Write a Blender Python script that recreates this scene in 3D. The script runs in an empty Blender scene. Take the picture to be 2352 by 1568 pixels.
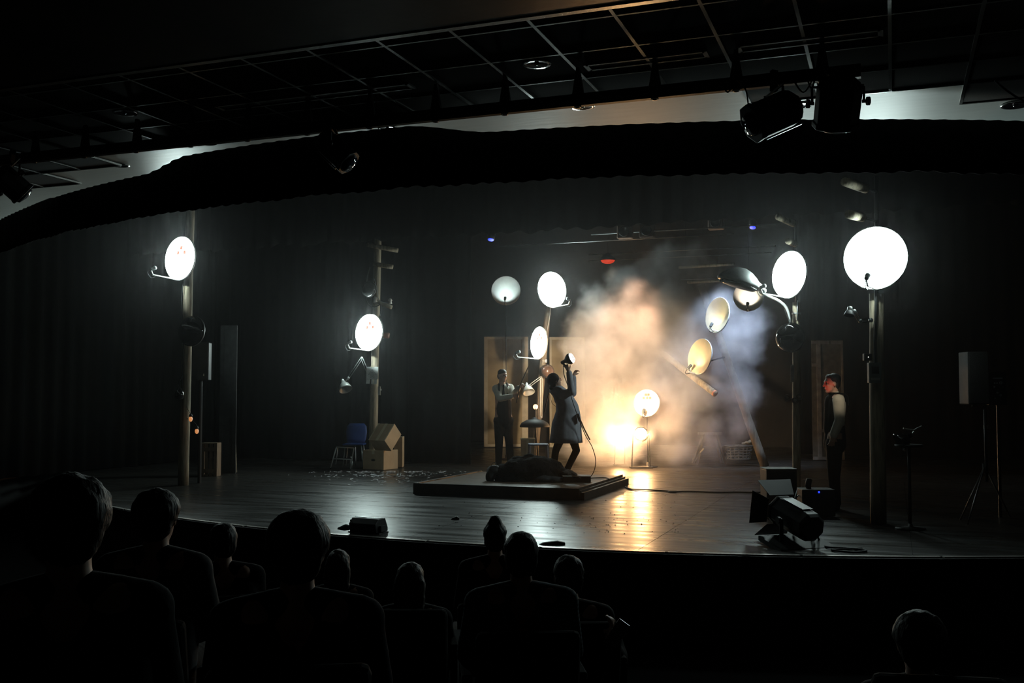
import bpy, math, random
from mathutils import Vector, Matrix, Quaternion, noise as mnoise
random.seed(7)
R = math.radians
scene = bpy.context.scene
COL = scene.collection

# ------------------------------------------------------------------ camera, world, exposure
F_PX, TH, PITCH = 2340.0, R(20.5), R(2.84)
CAM = Vector((0.0, 0.0, 1.5))
cam_d = bpy.data.cameras.new('camera')
cam_d.sensor_width = 36.0
cam_d.lens = F_PX / 2352.0 * 36.0
cam_d.clip_end = 200
cam = bpy.data.objects.new('camera', cam_d)
COL.objects.link(cam)
cam.location = CAM
cam.rotation_euler = (R(90) + PITCH, 0, TH)
scene.camera = cam
world = bpy.data.worlds.new('world')
scene.world = world
world.use_nodes = True
world.node_tree.nodes['Background'].inputs[0].default_value = (0, 0, 0, 1)
world.node_tree.nodes['Background'].inputs[1].default_value = 0.0
vs = scene.view_settings
vs.view_transform = 'Standard'
vs.look = 'None'
vs.exposure = 0.0
vs.gamma = 1.0
vs.use_curve_mapping = False
scene.cycles.volume_step_rate = 3.5
scene.cycles.volume_max_steps = 256
scene.cycles.adaptive_threshold = 0.07
scene.cycles.use_light_tree = False
scene.cycles.volume_bounces = 0
scene.cycles.max_bounces = 4
scene.cycles.diffuse_bounces = 2
scene.cycles.glossy_bounces = 2
scene.cycles.sample_clamp_indirect = 3.0

DISH_POWER = 58.0          # emission painted on dish faces in place of reflected feed-lamp light
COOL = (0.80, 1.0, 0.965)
WARM = (1.0, 0.54, 0.22)

RIGHT = Vector((math.cos(TH), math.sin(TH), 0))
FH = Vector((-math.sin(TH), math.cos(TH), 0))
FWD = FH * math.cos(PITCH) + Vector((0, 0, 1)) * math.sin(PITCH)
UPV = RIGHT.cross(FWD)
Z = Vector((0, 0, 1))

def ray(px, py):
    return FWD + RIGHT * ((px - 1176) / F_PX) + UPV * ((784 - py) / F_PX)
def U(px, py, d):                      # the place seen at that photo pixel, d metres away
    return CAM + ray(px, py) * d
def G(px, py, z=0.0):                  # the place on a level surface at height z
    r = ray(px, py)
    return CAM + r * ((z - CAM.z) / r.z)

# ------------------------------------------------------------------ materials
MATS = {}
def mat(name, col, rough=0.6, metal=0.0, var=0.25, scale=8.0, bump=0.0, emit=None, es=0.0, spec=0.5, stretch=None, coat=0.0):
    if name in MATS:
        return MATS[name]
    m = bpy.data.materials.new(name)
    m.use_nodes = True
    nt = m.node_tree
    b = nt.nodes['Principled BSDF']
    tc = nt.nodes.new('ShaderNodeTexCoord')
    n = nt.nodes.new('ShaderNodeTexNoise')
    n.inputs['Scale'].default_value = scale
    n.inputs['Detail'].default_value = 5
    src = tc.outputs['Object']
    if stretch:
        mp = nt.nodes.new('ShaderNodeMapping')
        mp.inputs['Scale'].default_value = stretch
        nt.links.new(src, mp.inputs[0]); src = mp.outputs[0]
    nt.links.new(src, n.inputs['Vector'])
    cr = nt.nodes.new('ShaderNodeValToRGB')
    cr.color_ramp.elements[0].position = 0.3
    cr.color_ramp.elements[1].position = 0.7
    cr.color_ramp.elements[0].color = (*[c * (1 - var) for c in col], 1)
    cr.color_ramp.elements[1].color = (*[min(1, c * (1 + var)) for c in col], 1)
    nt.links.new(n.outputs['Fac'], cr.inputs[0])
    nt.links.new(cr.outputs[0], b.inputs['Base Color'])
    b.inputs['Roughness'].default_value = rough
    b.inputs['Metallic'].default_value = metal
    b.inputs['Specular IOR Level'].default_value = spec
    b.inputs['Coat Weight'].default_value = coat
    if bump:
        bp = nt.nodes.new('ShaderNodeBump')
        bp.inputs['Strength'].default_value = bump
        bp.inputs['Distance'].default_value = 0.02
        nt.links.new(n.outputs['Fac'], bp.inputs['Height'])
        nt.links.new(bp.outputs[0], b.inputs['Normal'])
    if emit:
        b.inputs['Emission Color'].default_value = (*emit, 1)
        b.inputs['Emission Strength'].default_value = es
    MATS[name] = m
    return m

M_black = mat('black_paint', (0.012, 0.012, 0.012), 0.6, var=0.3)
M_blackgloss = mat('black_gloss', (0.008, 0.008, 0.009), 0.38, var=0.3, scale=3, bump=0.25, spec=0.3)
M_blackmetal = mat('black_metal', (0.012, 0.012, 0.013), 0.5, 0.0, scale=30)
M_drape = mat('black_drape', (0.0042, 0.0046, 0.0044), 0.9, var=0.3, scale=14, spec=0.08)
M_drape_top = mat('header_drape', (0.012, 0.012, 0.012), 0.95, var=0.3, scale=14, spec=0.05)
M_soffit = mat('painted_plaster', (0.60, 0.64, 0.62), 0.5, var=0.04, scale=5, bump=0.08, stretch=(.6, 2.5, 1))
M_valance = mat('valance_cloth', (0.0035, 0.0035, 0.0033), 0.95, var=0.3, scale=14, spec=0.05)
M_tile = mat('dark_ceiling_tile', (0.028, 0.024, 0.02), 0.9, var=0.6, scale=120, spec=0.2)
M_tbar = mat('aluminium_bar', (0.55, 0.56, 0.55), 0.25, 0.9, var=0.1)
M_chrome = mat('chrome', (0.6, 0.62, 0.62), 0.15, 1.0, var=0.05)
M_brushed = mat('brushed_aluminium', (0.85, 0.87, 0.87), 0.35, 0.1, var=0.05)
M_steel = mat('galvanised_steel', (0.5, 0.52, 0.52), 0.35, 0.8, var=0.15, scale=20)
M_whiteplastic = mat('white_enamel', (0.62, 0.63, 0.61), 0.35, var=0.06)
M_log = mat('weathered_wood', (0.24, 0.20, 0.14), 0.8, var=0.45, scale=9, bump=0.4, stretch=(3, 3, 0.35))
M_logmid = mat('grey_brown_wood', (0.12, 0.10, 0.075), 0.8, var=0.4, scale=9, bump=0.4, stretch=(3, 3, 0.35))
M_logdark = mat('dark_creosote_wood', (0.04, 0.03, 0.02), 0.85, var=0.4, scale=9, bump=0.4, stretch=(3, 3, 0.35))
M_card = mat('cardboard', (0.36, 0.27, 0.17), 0.85, var=0.12, scale=6)
M_tape = mat('brown_tape', (0.50, 0.43, 0.29), 0.4, var=0.08)
M_paper = mat('white_paper', (0.72, 0.74, 0.72), 0.8, var=0.05)
M_ink = mat('pencil_ink', (0.08, 0.09, 0.09), 0.8, var=0.2)
M_blueplastic = mat('blue_plastic', (0.015, 0.05, 0.22), 0.5, var=0.15)
M_dome = mat('smoked_dome', (0.02, 0.018, 0.018), 0.07, 0.35, var=0.3, scale=3, coat=1.0)
M_rubber = mat('black_rubber', (0.012, 0.012, 0.012), 0.7, var=0.2)
M_flat = mat('cream_flat_panel', (0.30, 0.25, 0.155), 0.8, var=0.2, scale=3)
M_flatrail = mat('cream_flat_rail', (0.46, 0.43, 0.34), 0.7, var=0.15, scale=6)
M_skin = mat('skin', (0.50, 0.30, 0.22), 0.55, var=0.1)
M_hair = mat('dark_hair', (0.008, 0.006, 0.005), 0.6, var=0.4, scale=60, bump=0.5, stretch=(1, 1, .2))
M_hairbrown = mat('brown_hair', (0.022, 0.013, 0.008), 0.6, var=0.4, scale=60, bump=0.5, stretch=(1, 1, .2))
M_coat = mat('grey_blue_coat', (0.42, 0.425, 0.48), 0.85, var=0.15, scale=10, bump=0.3)
M_shirt = mat('off_white_shirt', (0.50, 0.47, 0.40), 0.85, var=0.12, scale=12, bump=0.3)
M_darkcloth = mat('charcoal_cloth', (0.006, 0.0058, 0.006), 0.9, var=0.25, scale=20, bump=0.2, spec=0.08)
M_navy = mat('navy_cloth', (0.004, 0.006, 0.014), 0.9, var=0.25, scale=20, spec=0.05)
M_maroon = mat('maroon_cloth', (0.02, 0.005, 0.005), 0.9, var=0.25, scale=20, spec=0.2)
M_greycloth = mat('grey_cloth', (0.05, 0.05, 0.053), 0.9, var=0.25, scale=20, spec=0.2)
M_leather = mat('brown_leather', (0.07, 0.04, 0.02), 0.6, var=0.25)
M_fur = mat('shaggy_black_cloth', (0.014, 0.012, 0.011), 0.95, var=0.5, scale=40, bump=0.8, spec=0.1)
M_redsq = mat('red_print_painted_glow', (0.8, 0.2, 0.15), 0.6, emit=(1.0, 0.33, 0.24), es=1.15)  # print with its own painted glow, for the emissive dish faces
M_redflat = mat('red_print', (0.75, 0.10, 0.06), 0.6, var=0.05)
M_dishgrey = mat('grey_dish_paint', (0.62, 0.64, 0.62), 0.6, var=0.12, scale=5)
M_dishcream = mat('cream_dish_paint', (0.72, 0.62, 0.42), 0.6, var=0.10, scale=5)
M_dishback = mat('dish_back', (0.16, 0.17, 0.17), 0.6, var=0.2)
M_dishglow = mat('dish_face_painted_glow', (0.8, 0.82, 0.82), 0.6, var=0.03, emit=COOL, es=DISH_POWER)  # glow stands in for feed-lamp light bouncing off the dish
M_dishglow.cycles.emission_sampling = 'FRONT'
M_dishbig = mat('largest_dish_face_painted_glow', (0.8, 0.82, 0.82), 0.6, var=0.03, emit=COOL, es=DISH_POWER * 0.5)  # same painted glow at half strength, instead of reflected lamp light
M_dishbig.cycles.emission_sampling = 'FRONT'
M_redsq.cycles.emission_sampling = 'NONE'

def rust_mat():
    m = mat('rust_stained_dish', (0.70, 0.66, 0.58), 0.7, var=0.08, scale=5)
    nt = m.node_tree
    b = nt.nodes['Principled BSDF']
    tc = nt.nodes.new('ShaderNodeTexCoord')
    sep = nt.nodes.new('ShaderNodeSeparateXYZ')
    nz = nt.nodes.new('ShaderNodeTexNoise'); nz.inputs['Scale'].default_value = 9
    ad = nt.nodes.new('ShaderNodeMath'); ad.operation = 'MULTIPLY_ADD'
    ad.inputs[1].default_value = 0.12
    rp = nt.nodes.new('ShaderNodeValToRGB')
    e = rp.color_ramp.elements
    e[0].position = 0.40; e[0].color = (0, 0, 0, 1)
    e[1].position = 0.44; e[1].color = (1, 1, 1, 1)
    a = e.new(0.58); a.color = (1, 1, 1, 1)
    a = e.new(0.61); a.color = (0, 0, 0, 1)
    mr = nt.nodes.new('ShaderNodeMapRange')
    mr.inputs[1].default_value = -0.35; mr.inputs[2].default_value = 0.35
    mix = nt.nodes.new('ShaderNodeMix'); mix.data_type = 'RGBA'
    mix.inputs['B'].default_value = (0.42, 0.13, 0.05, 1)
    old = b.inputs['Base Color'].links[0].from_socket
    nt.links.new(tc.outputs['Object'], sep.inputs[0]); nt.links.new(tc.outputs['Object'], nz.inputs[0])
    nt.links.new(nz.outputs[0], ad.inputs[0]); nt.links.new(sep.outputs[2], ad.inputs[2])
    nt.links.new(ad.outputs[0], mr.inputs[0]); nt.links.new(mr.outputs[0], rp.inputs[0])
    nt.links.new(rp.outputs[0], mix.inputs['Factor']); nt.links.new(old, mix.inputs['A'])
    nt.links.new(mix.outputs['Result'], b.inputs['Base Color'])
    return m
M_rust = rust_mat()

def emit_mat(name, col, s):
    m = mat(name, (0.8, 0.8, 0.8), 0.5, var=0.02, emit=col, es=s)
    m.cycles.emission_sampling = 'NONE'
    return m

def floor_mat():
    m = bpy.data.materials.new('stage_floor_board')
    m.use_nodes = True
    nt = m.node_tree; b = nt.nodes['Principled BSDF']
    tc = nt.nodes.new('ShaderNodeNewGeometry')
    mp = nt.nodes.new('ShaderNodeMapping'); mp.inputs['Scale'].default_value = (0.35, 3.2, 1)
    n = nt.nodes.new('ShaderNodeTexNoise'); n.inputs['Scale'].default_value = 2.2; n.inputs['Detail'].default_value = 6
    n2 = nt.nodes.new('ShaderNodeTexNoise'); n2.inputs['Scale'].default_value = 26; n2.inputs['Detail'].default_value = 3
    mp2 = nt.nodes.new('ShaderNodeMapping'); mp2.inputs['Scale'].default_value = (0.12, 1, 1)
    cr = nt.nodes.new('ShaderNodeValToRGB')
    cr.color_ramp.elements[0].position = .3; cr.color_ramp.elements[1].position = .72
    cr.color_ramp.elements[0].color = (0.011, 0.0105, 0.0098, 1)
    cr.color_ramp.elements[1].color = (0.040, 0.037, 0.033, 1)
    rr = nt.nodes.new('ShaderNodeMapRange')
    rr.inputs[1].default_value = 0.3; rr.inputs[2].default_value = 0.7
    rr.inputs[3].default_value = 0.46; rr.inputs[4].default_value = 0.22
    bp = nt.nodes.new('ShaderNodeBump'); bp.inputs['Strength'].default_value = 0.10; bp.inputs['Distance'].default_value = 0.01
    L = nt.links.new
    L(tc.outputs['Position'], mp.inputs[0]); L(mp.outputs[0], n.inputs[0])
    L(tc.outputs['Position'], mp2.inputs[0]); L(mp2.outputs[0], n2.inputs[0])
    L(n.outputs[0], cr.inputs[0]); L(cr.outputs[0], b.inputs['Base Color'])
    L(n.outputs[0], rr.inputs[0]); L(rr.outputs[0], b.inputs['Roughness'])
    L(n2.outputs[0], bp.inputs['Height']); L(bp.outputs[0], b.inputs['Normal'])
    return m
M_floor = floor_mat()

# ------------------------------------------------------------------ mesh building
ORG = {}
def V(p): return p if isinstance(p, Vector) else Vector(p)
def frame(d):
    d = V(d).normalized()
    a = Z if abs(d.z) < 0.95 else Vector((1, 0, 0))
    x = a.cross(d).normalized()
    return x, d.cross(x).normalized(), d

class MB:
    def __init__(s): s.v = []; s.f = []
    def add(s, vs, fs):
        o = len(s.v); s.v += [V(x) for x in vs]; s.f += [tuple(i + o for i in f) for f in fs]; return s
    def box(s, c, size, ax=None):          # ax: three axis vectors
        c = V(c); ax = ax or (Vector((1, 0, 0)), Vector((0, 1, 0)), Z)
        h = [x / 2 for x in size]; vs = []
        for k in (-1, 1):
            for j in (-1, 1):
                for i in (-1, 1):
                    vs.append(c + ax[0] * (i * h[0]) + ax[1] * (j * h[1]) + ax[2] * (k * h[2]))
        return s.add(vs, [(0, 2, 3, 1), (4, 5, 7, 6), (0, 1, 5, 4), (2, 6, 7, 3), (0, 4, 6, 2), (1, 3, 7, 5)])
    def bar(s, a, b, w, h, up=Z):          # rectangular bar from a to b
        a, b = V(a), V(b); d = (b - a); l = d.length; d.normalize()
        x = d.cross(V(up))
        if x.length < 1e-4: x = frame(d)[0]
        x.normalize(); y = x.cross(d)
        return s.box((a + b) / 2, (w, h, l), (x, y, d))
    def rings(s, rs, capped=True):         # list of equal-length rings
        n = len(rs[0]); vs = [p for r in rs for p in r]; fs = []
        for k in range(len(rs) - 1):
            for i in range(n):
                j = (i + 1) % n
                fs.append((k * n + i, k * n + j, (k + 1) * n + j, (k + 1) * n + i))
        if capped:
            fs.append(tuple(range(n - 1, -1, -1))); b = (len(rs) - 1) * n; fs.append(tuple(b + i for i in range(n)))
        return s.add(vs, fs)
    def tube(s, pts, r, n=8):              # r: number or list
        pts = [V(p) for p in pts]; rr = r if isinstance(r, (list, tuple)) else [r] * len(pts)
        rs = []; x = None
        for i, p in enumerate(pts):
            d = (pts[min(i + 1, len(pts) - 1)] - pts[max(i - 1, 0)]).normalized()
            if x is None: x = frame(d)[0]
            x = (x - d * x.dot(d)).normalized(); y = d.cross(x)
            rs.append([p + (x * math.cos(t) + y * math.sin(t)) * rr[i] for t in [2 * math.pi * k / n for k in range(n)]])
        return s.rings(rs)
    def lathe(s, o, axis, prof, n=20, capped=True, sq=1.0):      # prof: (radius, height along axis)
        x, y, d = frame(axis); o = V(o)
        rs = [[o + d * h + (x * math.cos(t) + y * math.sin(t)) * max(r, 1e-4) for t in [2 * math.pi * k / n for k in range(n)]] for r, h in prof]
        return s.rings(rs, capped)
    def cap(s, a, ra, b, rb, n=12):        # tapered limb with round ends
        a, b = V(a), V(b); d = b - a; l = d.length
        if l < 1e-5: d = Z.copy()
        prof = [(ra * math.cos(t), -ra * math.sin(t)) for t in (1.5, 1.1, .7, .35)] + [(ra, 0), (rb, l)] + [(rb * math.cos(t), l + rb * math.sin(t)) for t in (.35, .7, 1.1, 1.5)]
        return s.lathe(a, d, prof, n)
    def ell(s, c, rad, ax=None, n=16, m=10):
        c = V(c); ax = ax or (Vector((1, 0, 0)), Vector((0, 1, 0)), Z); rs = []
        for j in range(m + 1):
            t = -math.pi / 2 + math.pi * (j + (0.02 if j == 0 else (-0.02 if j == m else 0))) / m
            rs.append([c + ax[0] * (rad[0] * math.cos(t) * math.cos(p)) + ax[1] * (rad[1] * math.cos(t) * math.sin(p)) + ax[2] * (rad[2] * math.sin(t)) for p in [2 * math.pi * k / n for k in range(n)]])
        return s.rings(rs)
    def sheet(s, grid):                    # grid of points, open sheet
        h, w = len(grid), len(grid[0]); fs = []
        for j in range(h - 1):
            for i in range(w - 1):
                fs.append((j * w + i, j * w + i + 1, (j + 1) * w + i + 1, (j + 1) * w + i))
        return s.add([p for r in grid for p in r], fs)
    def prism(s, poly, d):                 # poly extruded by d
        n = len(poly); d = V(d); poly = [V(p) for p in poly]
        fs = [tuple(range(n - 1, -1, -1)), tuple(n + i for i in range(n))] + [(i, (i + 1) % n, n + (i + 1) % n, n + i) for i in range(n)]
        return s.add(poly + [p + d for p in poly], fs)
    def build(s, name, m, parent=None, smooth=False, org=None, remesh=None, thick=None, bevel=None, label=None):
        o0 = ORG.get(parent.name, Vector()) if parent else (V(org) if org is not None else Vector())
        me = bpy.data.meshes.new(name)
        me.from_pydata([tuple(p - o0) for p in s.v], [], s.f)
        me.update()
        if m: me.materials.append(m)
        o = bpy.data.objects.new(name, me); COL.objects.link(o)
        if parent: o.parent = parent
        else: o.location = o0
        ORG[o.name] = o0
        if smooth:
            for p in me.polygons: p.use_smooth = True
        if remesh:
            md = o.modifiers.new('remesh', 'REMESH'); md.mode = 'VOXEL'; md.voxel_size = remesh; md.use_smooth_shade = True
            sm = o.modifiers.new('smooth', 'SMOOTH'); sm.factor = 0.5; sm.iterations = 3
        if thick:
            md = o.modifiers.new('thick', 'SOLIDIFY'); md.thickness = thick; md.offset = 0
        if bevel:
            md = o.modifiers.new('bevel', 'BEVEL'); md.width = bevel; md.segments = 2; md.limit_method = 'ANGLE'
        if label: o['label'] = label
        return o

def thing(name, label, cat, loc, group=None, kind=None):
    o = bpy.data.objects.new(name, None); COL.objects.link(o)
    o.empty_display_size = 0.1
    o.location = V(loc); ORG[o.name] = V(loc).copy()
    tag(o, label, cat, group, kind)
    return o
def tag(o, label, cat, group=None, kind=None):
    o['label'] = label
    if cat: o['category'] = cat
    if group: o['group'] = group
    if kind: o['kind'] = kind
    return o
def struct(o, label=None):
    o['kind'] = 'structure'
    if label: o['label'] = label
    return o
def lamp(kind, loc, col, power, parent=None, aim=None, size=0.05, angle=60, blend=0.4):
    l = bpy.data.lights.new('lamp_light', kind)
    l.color = col; l.energy = power
    if kind in ('POINT', 'SPOT'): l.shadow_soft_size = size
    if kind == 'SPOT': l.spot_size = R(angle); l.spot_blend = blend
    o = bpy.data.objects.new('lamp_light', l); COL.objects.link(o)
    loc = V(loc)
    if parent: o.parent = parent; o.location = loc - ORG[parent.name]
    else: o.location = loc
    if aim is not None:
        o.rotation_euler = (V(aim) - loc).to_track_quat('-Z', 'Y').to_euler()
    return o
def bez(pts, n=8):                         # smooth path through points
    pts = [V(p) for p in pts]; out = []
    for i in range(len(pts) - 1):
        p0 = pts[max(i - 1, 0)]; p1 = pts[i]; p2 = pts[i + 1]; p3 = pts[min(i + 2, len(pts) - 1)]
        for k in range(n):
            t = k / n
            out.append(0.5 * ((2 * p1) + (p2 - p0) * t + (2 * p0 - 5 * p1 + 4 * p2 - p3) * t * t + (3 * p1 - p0 - 3 * p2 + p3) * t ** 3))
    out.append(pts[-1]); return out

# ================================================================== THE PLACE
CX, YF, RF = -3.9, 9.37, 12.6             # centre line, nearest point and radius of the curved stage front
def front_y(x): return YF + RF - math.sqrt(RF * RF - (x - CX) ** 2) if abs(x - CX) < RF else YF + RF
XL, XR, YB = -15.0, 3.2, 28.6
ZC = 3.95                                  # underside of the hall ceiling grid

# stage floor: a slab with floor boards laid on it
xs = [XL + (XR - XL) * i / 60 for i in range(61)]
poly = [(x, front_y(x), -0.9) for x in xs] + [(XR, YB, -0.9), (XL, YB, -0.9)]
fl = MB().prism(poly, (0, 0, 0.885)).build('floor', mat('stage_slab', (0.02, 0.02, 0.02), 0.7))
struct(fl, 'dark stage with a gently curved front edge')
PW, PD, gap = 2.44, 1.22, 0.006
ys = [10.86 + PD * k for k in range(-2, 7)]
x0s = [-2.30 + PW * k for k in range(-6, 3)]
share = None
for j in range(len(ys) - 1):
    for i in range(len(x0s) - 1):
        xa, xb = max(x0s[i] + gap / 2, XL), min(x0s[i + 1] - gap / 2, XR)
        ya, yb = ys[j] + gap / 2, ys[j + 1] - gap / 2
        if xb - xa < 0.1: continue
        px_ = [xa + (xb - xa) * k / 8 for k in range(9)]
        lo = [max(ya, front_y(x) + 0.05) for x in px_]
        keep = [(x, l) for x, l in zip(px_, lo) if l < yb - 0.01]
        if len(keep) < 2: continue
        clipped = any(l > ya + 1e-4 for x, l in keep) or len(keep) < 9
        if clipped:
            MB().prism([(x, l, -0.0145) for x, l in keep] + [(x, yb, -0.0145) for x, l in reversed(keep)], (0, 0, 0.0145)).build('floor_board', M_floor, fl)
        elif abs(xb - xa - PW + gap) < 1e-4:
            if share is None:
                share = MB().box((0, 0, -0.00725), (PW - gap, PD - gap, 0.0145)).build('floor_board', M_floor, fl, bevel=None).data
                fl.children[-1].location = ((xa + xb) / 2, (ya + yb) / 2, 0)
            else:
                o = bpy.data.objects.new('floor_board', share); COL.objects.link(o); o.parent = fl
                o.location = ((xa + xb) / 2, (ya + yb) / 2, 0)
        else:
            MB().box(((xa + xb) / 2, (ya + yb) / 2, -0.00725), (xb - xa, yb - ya, 0.0145)).build('floor_board', M_floor, fl)
ylast = ys[-1]
MB().box(((XL + XR) / 2, (ylast + YB) / 2, -0.00725), (XR - XL, YB - ylast, 0.0145)).build('floor_sheet', M_floor, fl)
# metal nosing along the stage edge, in lengths
m_nose = mat('nosing_aluminium', (0.55, 0.53, 0.5), 0.35, 0.85, var=0.2)
for a, b in [(x0, x0 + 1.17) for x0 in [XL + 1 + 1.2 * k for k in range(14)]]:
    n = 6; pts = [a + (b - a) * k / n for k in range(n + 1)]
    nose_bits = MB()
    for k in range(n):
        p, q = Vector((pts[k], front_y(pts[k]) - 0.0, 0.004)), Vector((pts[k + 1], front_y(pts[k + 1]), 0.004))
        nose_bits.bar(p, q, 0.055, 0.012)
    if a == XL + 1:
        tr = nose_bits.build('trim_1', m_nose); struct(tr, 'metal strip along the curved edge of the stage')
    else:
        nose_bits.build('nosing_strip', m_nose, tr)
# hall floor, raked
def hall_z(y): return 0.30 - 0.157 * y
hf = MB().prism([(XL, -4, hall_z(-4)), (XR, -4, hall_z(-4)), (XR, 7.6, hall_z(7.6)), (XL, 7.6, hall_z(7.6))], (0, 0, -0.2)).build('floor_hall', mat('hall_carpet', (0.004, 0.0035, 0.0035), 0.95, scale=40, spec=.05))
struct(hf, 'dark raked floor of the auditorium')
struct(MB().box(((XL + XR) / 2, 10.8, hall_z(7.6) - 0.1), (XR - XL, 6.6, 0.2)).build('floor_pit', MATS['hall_carpet']), 'level floor in front of the stage')
# walls
struct(MB().box((XL - 0.1, 12.3, 2.5), (0.2, 33, 9)).build('wall_left', M_black), 'black left wall')
struct(MB().box((XR + 0.1, 12.3, 2.5), (0.2, 33, 9)).build('wall_right', M_black), 'black right wall')
struct(MB().box(((XL + XR) / 2, YB + 0.1, 2.5), (XR - XL, 0.2, 9)).build('wall_back', mat('stage_back_wall', (0.015, 0.014, 0.012), 0.9)), 'dark back wall of the stage')
struct(MB().box(((XL + XR) / 2, -4.1, 2.5), (XR - XL, 0.2, 9)).build('wall_rear', M_black), 'black rear wall of the auditorium')
struct(MB().box(((XL + XR) / 2, 19.6, 6.9), (XR - XL, 18.2, 0.2)).build('ceiling_stage', M_black), 'black roof over the stage')
# ------------------------------------------------------------------ ceilings
HX, HY, HR = -4.4, 8.35, 11.5
def head_y(x): return HY + (x - HX) ** 2 / (2 * HR)
TX = [0.02 + 0.555 * k for k in range(-26, 6)]
TY = [6.0, 6.3, 6.9, 7.5, 8.1, 8.7, 9.3]
def rowmax(xm):                          # the tiled field ends in steps that follow the stage curve
    if xm > 0.575 or xm < -8.88: return 9.3
    if xm > -1.09 or xm < -7.77: return 8.7
    return 8.1
# plaster soffit between the tiles and the stage
sx = [XL + (XR - XL) * i / 40 for i in range(41)]
sof = MB().prism([(XL, 7.0, ZC + 0.012), (XR, 7.0, ZC + 0.012)] + [(x, head_y(x) + (1.65 if x > -8 else max(.25, 1.65 - (-8 - x) * .7)), ZC + 0.012) for x in reversed(sx)], (0, 0, 0.12)).build('ceiling', M_soffit)
struct(sof, 'pale plaster soffit with a dark tiled field hung below it')
MB().box(((XL + XR) / 2, 6.6, ZC + 0.08), (XR - XL, 1.4, 0.1)).build('void_board', M_black, sof)
def tile_share(w, d):
    key = ('tile', round(w, 3), round(d, 3))
    if key not in MATS:
        MATS[key] = MB().box((0, 0, 0.008), (w, d, 0.016)).build('tile_seed', M_tile).data
        bpy.data.objects.remove(bpy.data.objects['tile_seed'])
    return MATS[key]
for i in range(len(TX) - 1):
    xm = (TX[i] + TX[i + 1]) / 2
    if xm < -13.5 or xm > XR - 0.3: continue
    for j in range(len(TY) - 1):
        if TY[j + 1] > rowmax(xm) + 0.01: continue
        w, d = TX[i + 1] - TX[i] - 0.02, TY[j + 1] - TY[j] - 0.02
        o = bpy.data.objects.new('ceiling_tile', tile_share(w, d)); COL.objects.link(o); o.parent = sof
        o.location = (xm, (TY[j] + TY[j + 1]) / 2, ZC - 0.012 + random.uniform(-.002, .002))
# the metal bars of the grid
for i, x in enumerate(TX):
    if x < -13.6 or x > XR: continue
    ym = max(rowmax(x - 0.2), rowmax(x + 0.2))
    MB().box((x, (6.0 + ym) / 2, ZC - 0.013), (0.024, ym - 6.0, 0.018)).build('grid_bar', M_tbar, sof)
for y in TY:
    segs = [(-13.6, -8.88), (-8.86, -7.77), (-7.75, -1.09), (-1.09, 0.575), (0.575, XR)]
    for a, b in segs:
        if y <= rowmax((a + b) / 2) + 0.01:
            MB().box(((a + b) / 2, y, ZC - 0.0135), (b - a, 0.020, 0.016)).build('cross_bar', M_tbar, sof)
# lower glossy bulkhead nearer the seats, with a metal edge
bk = MB().box(((XL + XR) / 2, 1.0, 4.05), (XR - XL, 9.9, 0.36)).build('ceiling_bulkhead', M_blackgloss)
struct(bk, 'glossy black lowered ceiling above the seats')
tr2 = MB().box(((XL + XR) / 2, 5.98, ZC - 0.06), (XR - XL, 0.05, 0.06)).build('trim_2', M_tbar)
struct(tr2, 'metal edge strip between bulkhead and tiles')
struct(MB().box(((XL + XR) / 2, 3.0, 4.4), (XR - XL, 15, 0.3)).build('ceiling_slab', M_black), 'black slab above the hall ceiling')

# slot diffusers
def slot(xa, xb, y, label):
    t = thing('slot_diffuser', label, 'vent', ((xa + xb) / 2, y, ZC - 0.02), 'slot vents in the tiled ceiling')
    w = 0.115; z = ZC - 0.024
    for s in (-1, 1):
        MB().box(((xa + xb) / 2, y + s * w / 2, z), (xb - xa, 0.022, 0.014)).build('side_rail', M_tbar, t)
        MB().box((xa if s < 0 else xb, y, z), (0.035, w + 0.022, 0.014)).build('end_rail', M_tbar, t)
    MB().box(((xa + xb) / 2, y, z + 0.008), (xb - xa, w, 0.006)).build('slot_plate', M_black, t)
slot(-0.98, -0.04, 7.22, 'long metal-framed ceiling vent above the two black stage lanterns')
slot(-2.10, -1.22, 7.24, 'metal-framed ceiling vent with an orange glint on its rim')
slot(-5.35, -3.55, 7.19, 'faint long ceiling vent left of the round downlight in the tiles')

# recessed downlights
def downlight(px, py, z, r, label):
    p = G(px, py, z)
    t = thing('downlight', label, 'downlight', p, 'round downlights in the ceiling')
    MB().lathe(p, (0, 0, 1), [(r * 0.80, -0.008), (r, -0.008), (r * 1.04, 0.0), (r * 0.82, 0.002), (r * 0.80, -0.008)], 24, capped=False).build('trim_ring', M_chrome, t, True)
    MB().lathe(p + Vector((0, 0, -0.0075)), (0, 0, 1), [(r * 0.80, 0.0), (r * 0.62, 0.003), (r * 0.25, 0.006), (0.001, 0.0065)], 24, capped=False).build('reflector_cup', mat('dark_reflector', (0.05, 0.055, 0.06), 0.2, 0.8), t, True)
    MB().ell(p + Vector((0, 0, -0.004)), (r * .16, r * .16, 0.012)).build('bulb', M_chrome, t, True)
zt, zs = ZC - 0.018, ZC + 0.006
downlight(1233, 146, zt, 0.105, 'round downlight in the dark tiles left of the orange-lit vent')
downlight(287, 258, zt, 0.105, 'round downlight in the dark tiles at far left')
downlight(475, 327, zs, 0.10, 'round downlight beside the bright patch on the left soffit')
downlight(275, 379, zs, 0.10, 'round downlight low on the left soffit, between two others')
downlight(112, 422, zs, 0.10, 'leftmost round downlight on the pale soffit')
downlight(890, 293, zs, 0.09, 'round downlight in the darkest stretch of soffit near the middle')
downlight(1338, 244, zs, 0.105, 'round downlight in the grey soffit, mid ceiling')
downlight(1838, 241, zs, 0.10, 'round downlight behind the tilted black lantern')
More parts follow.
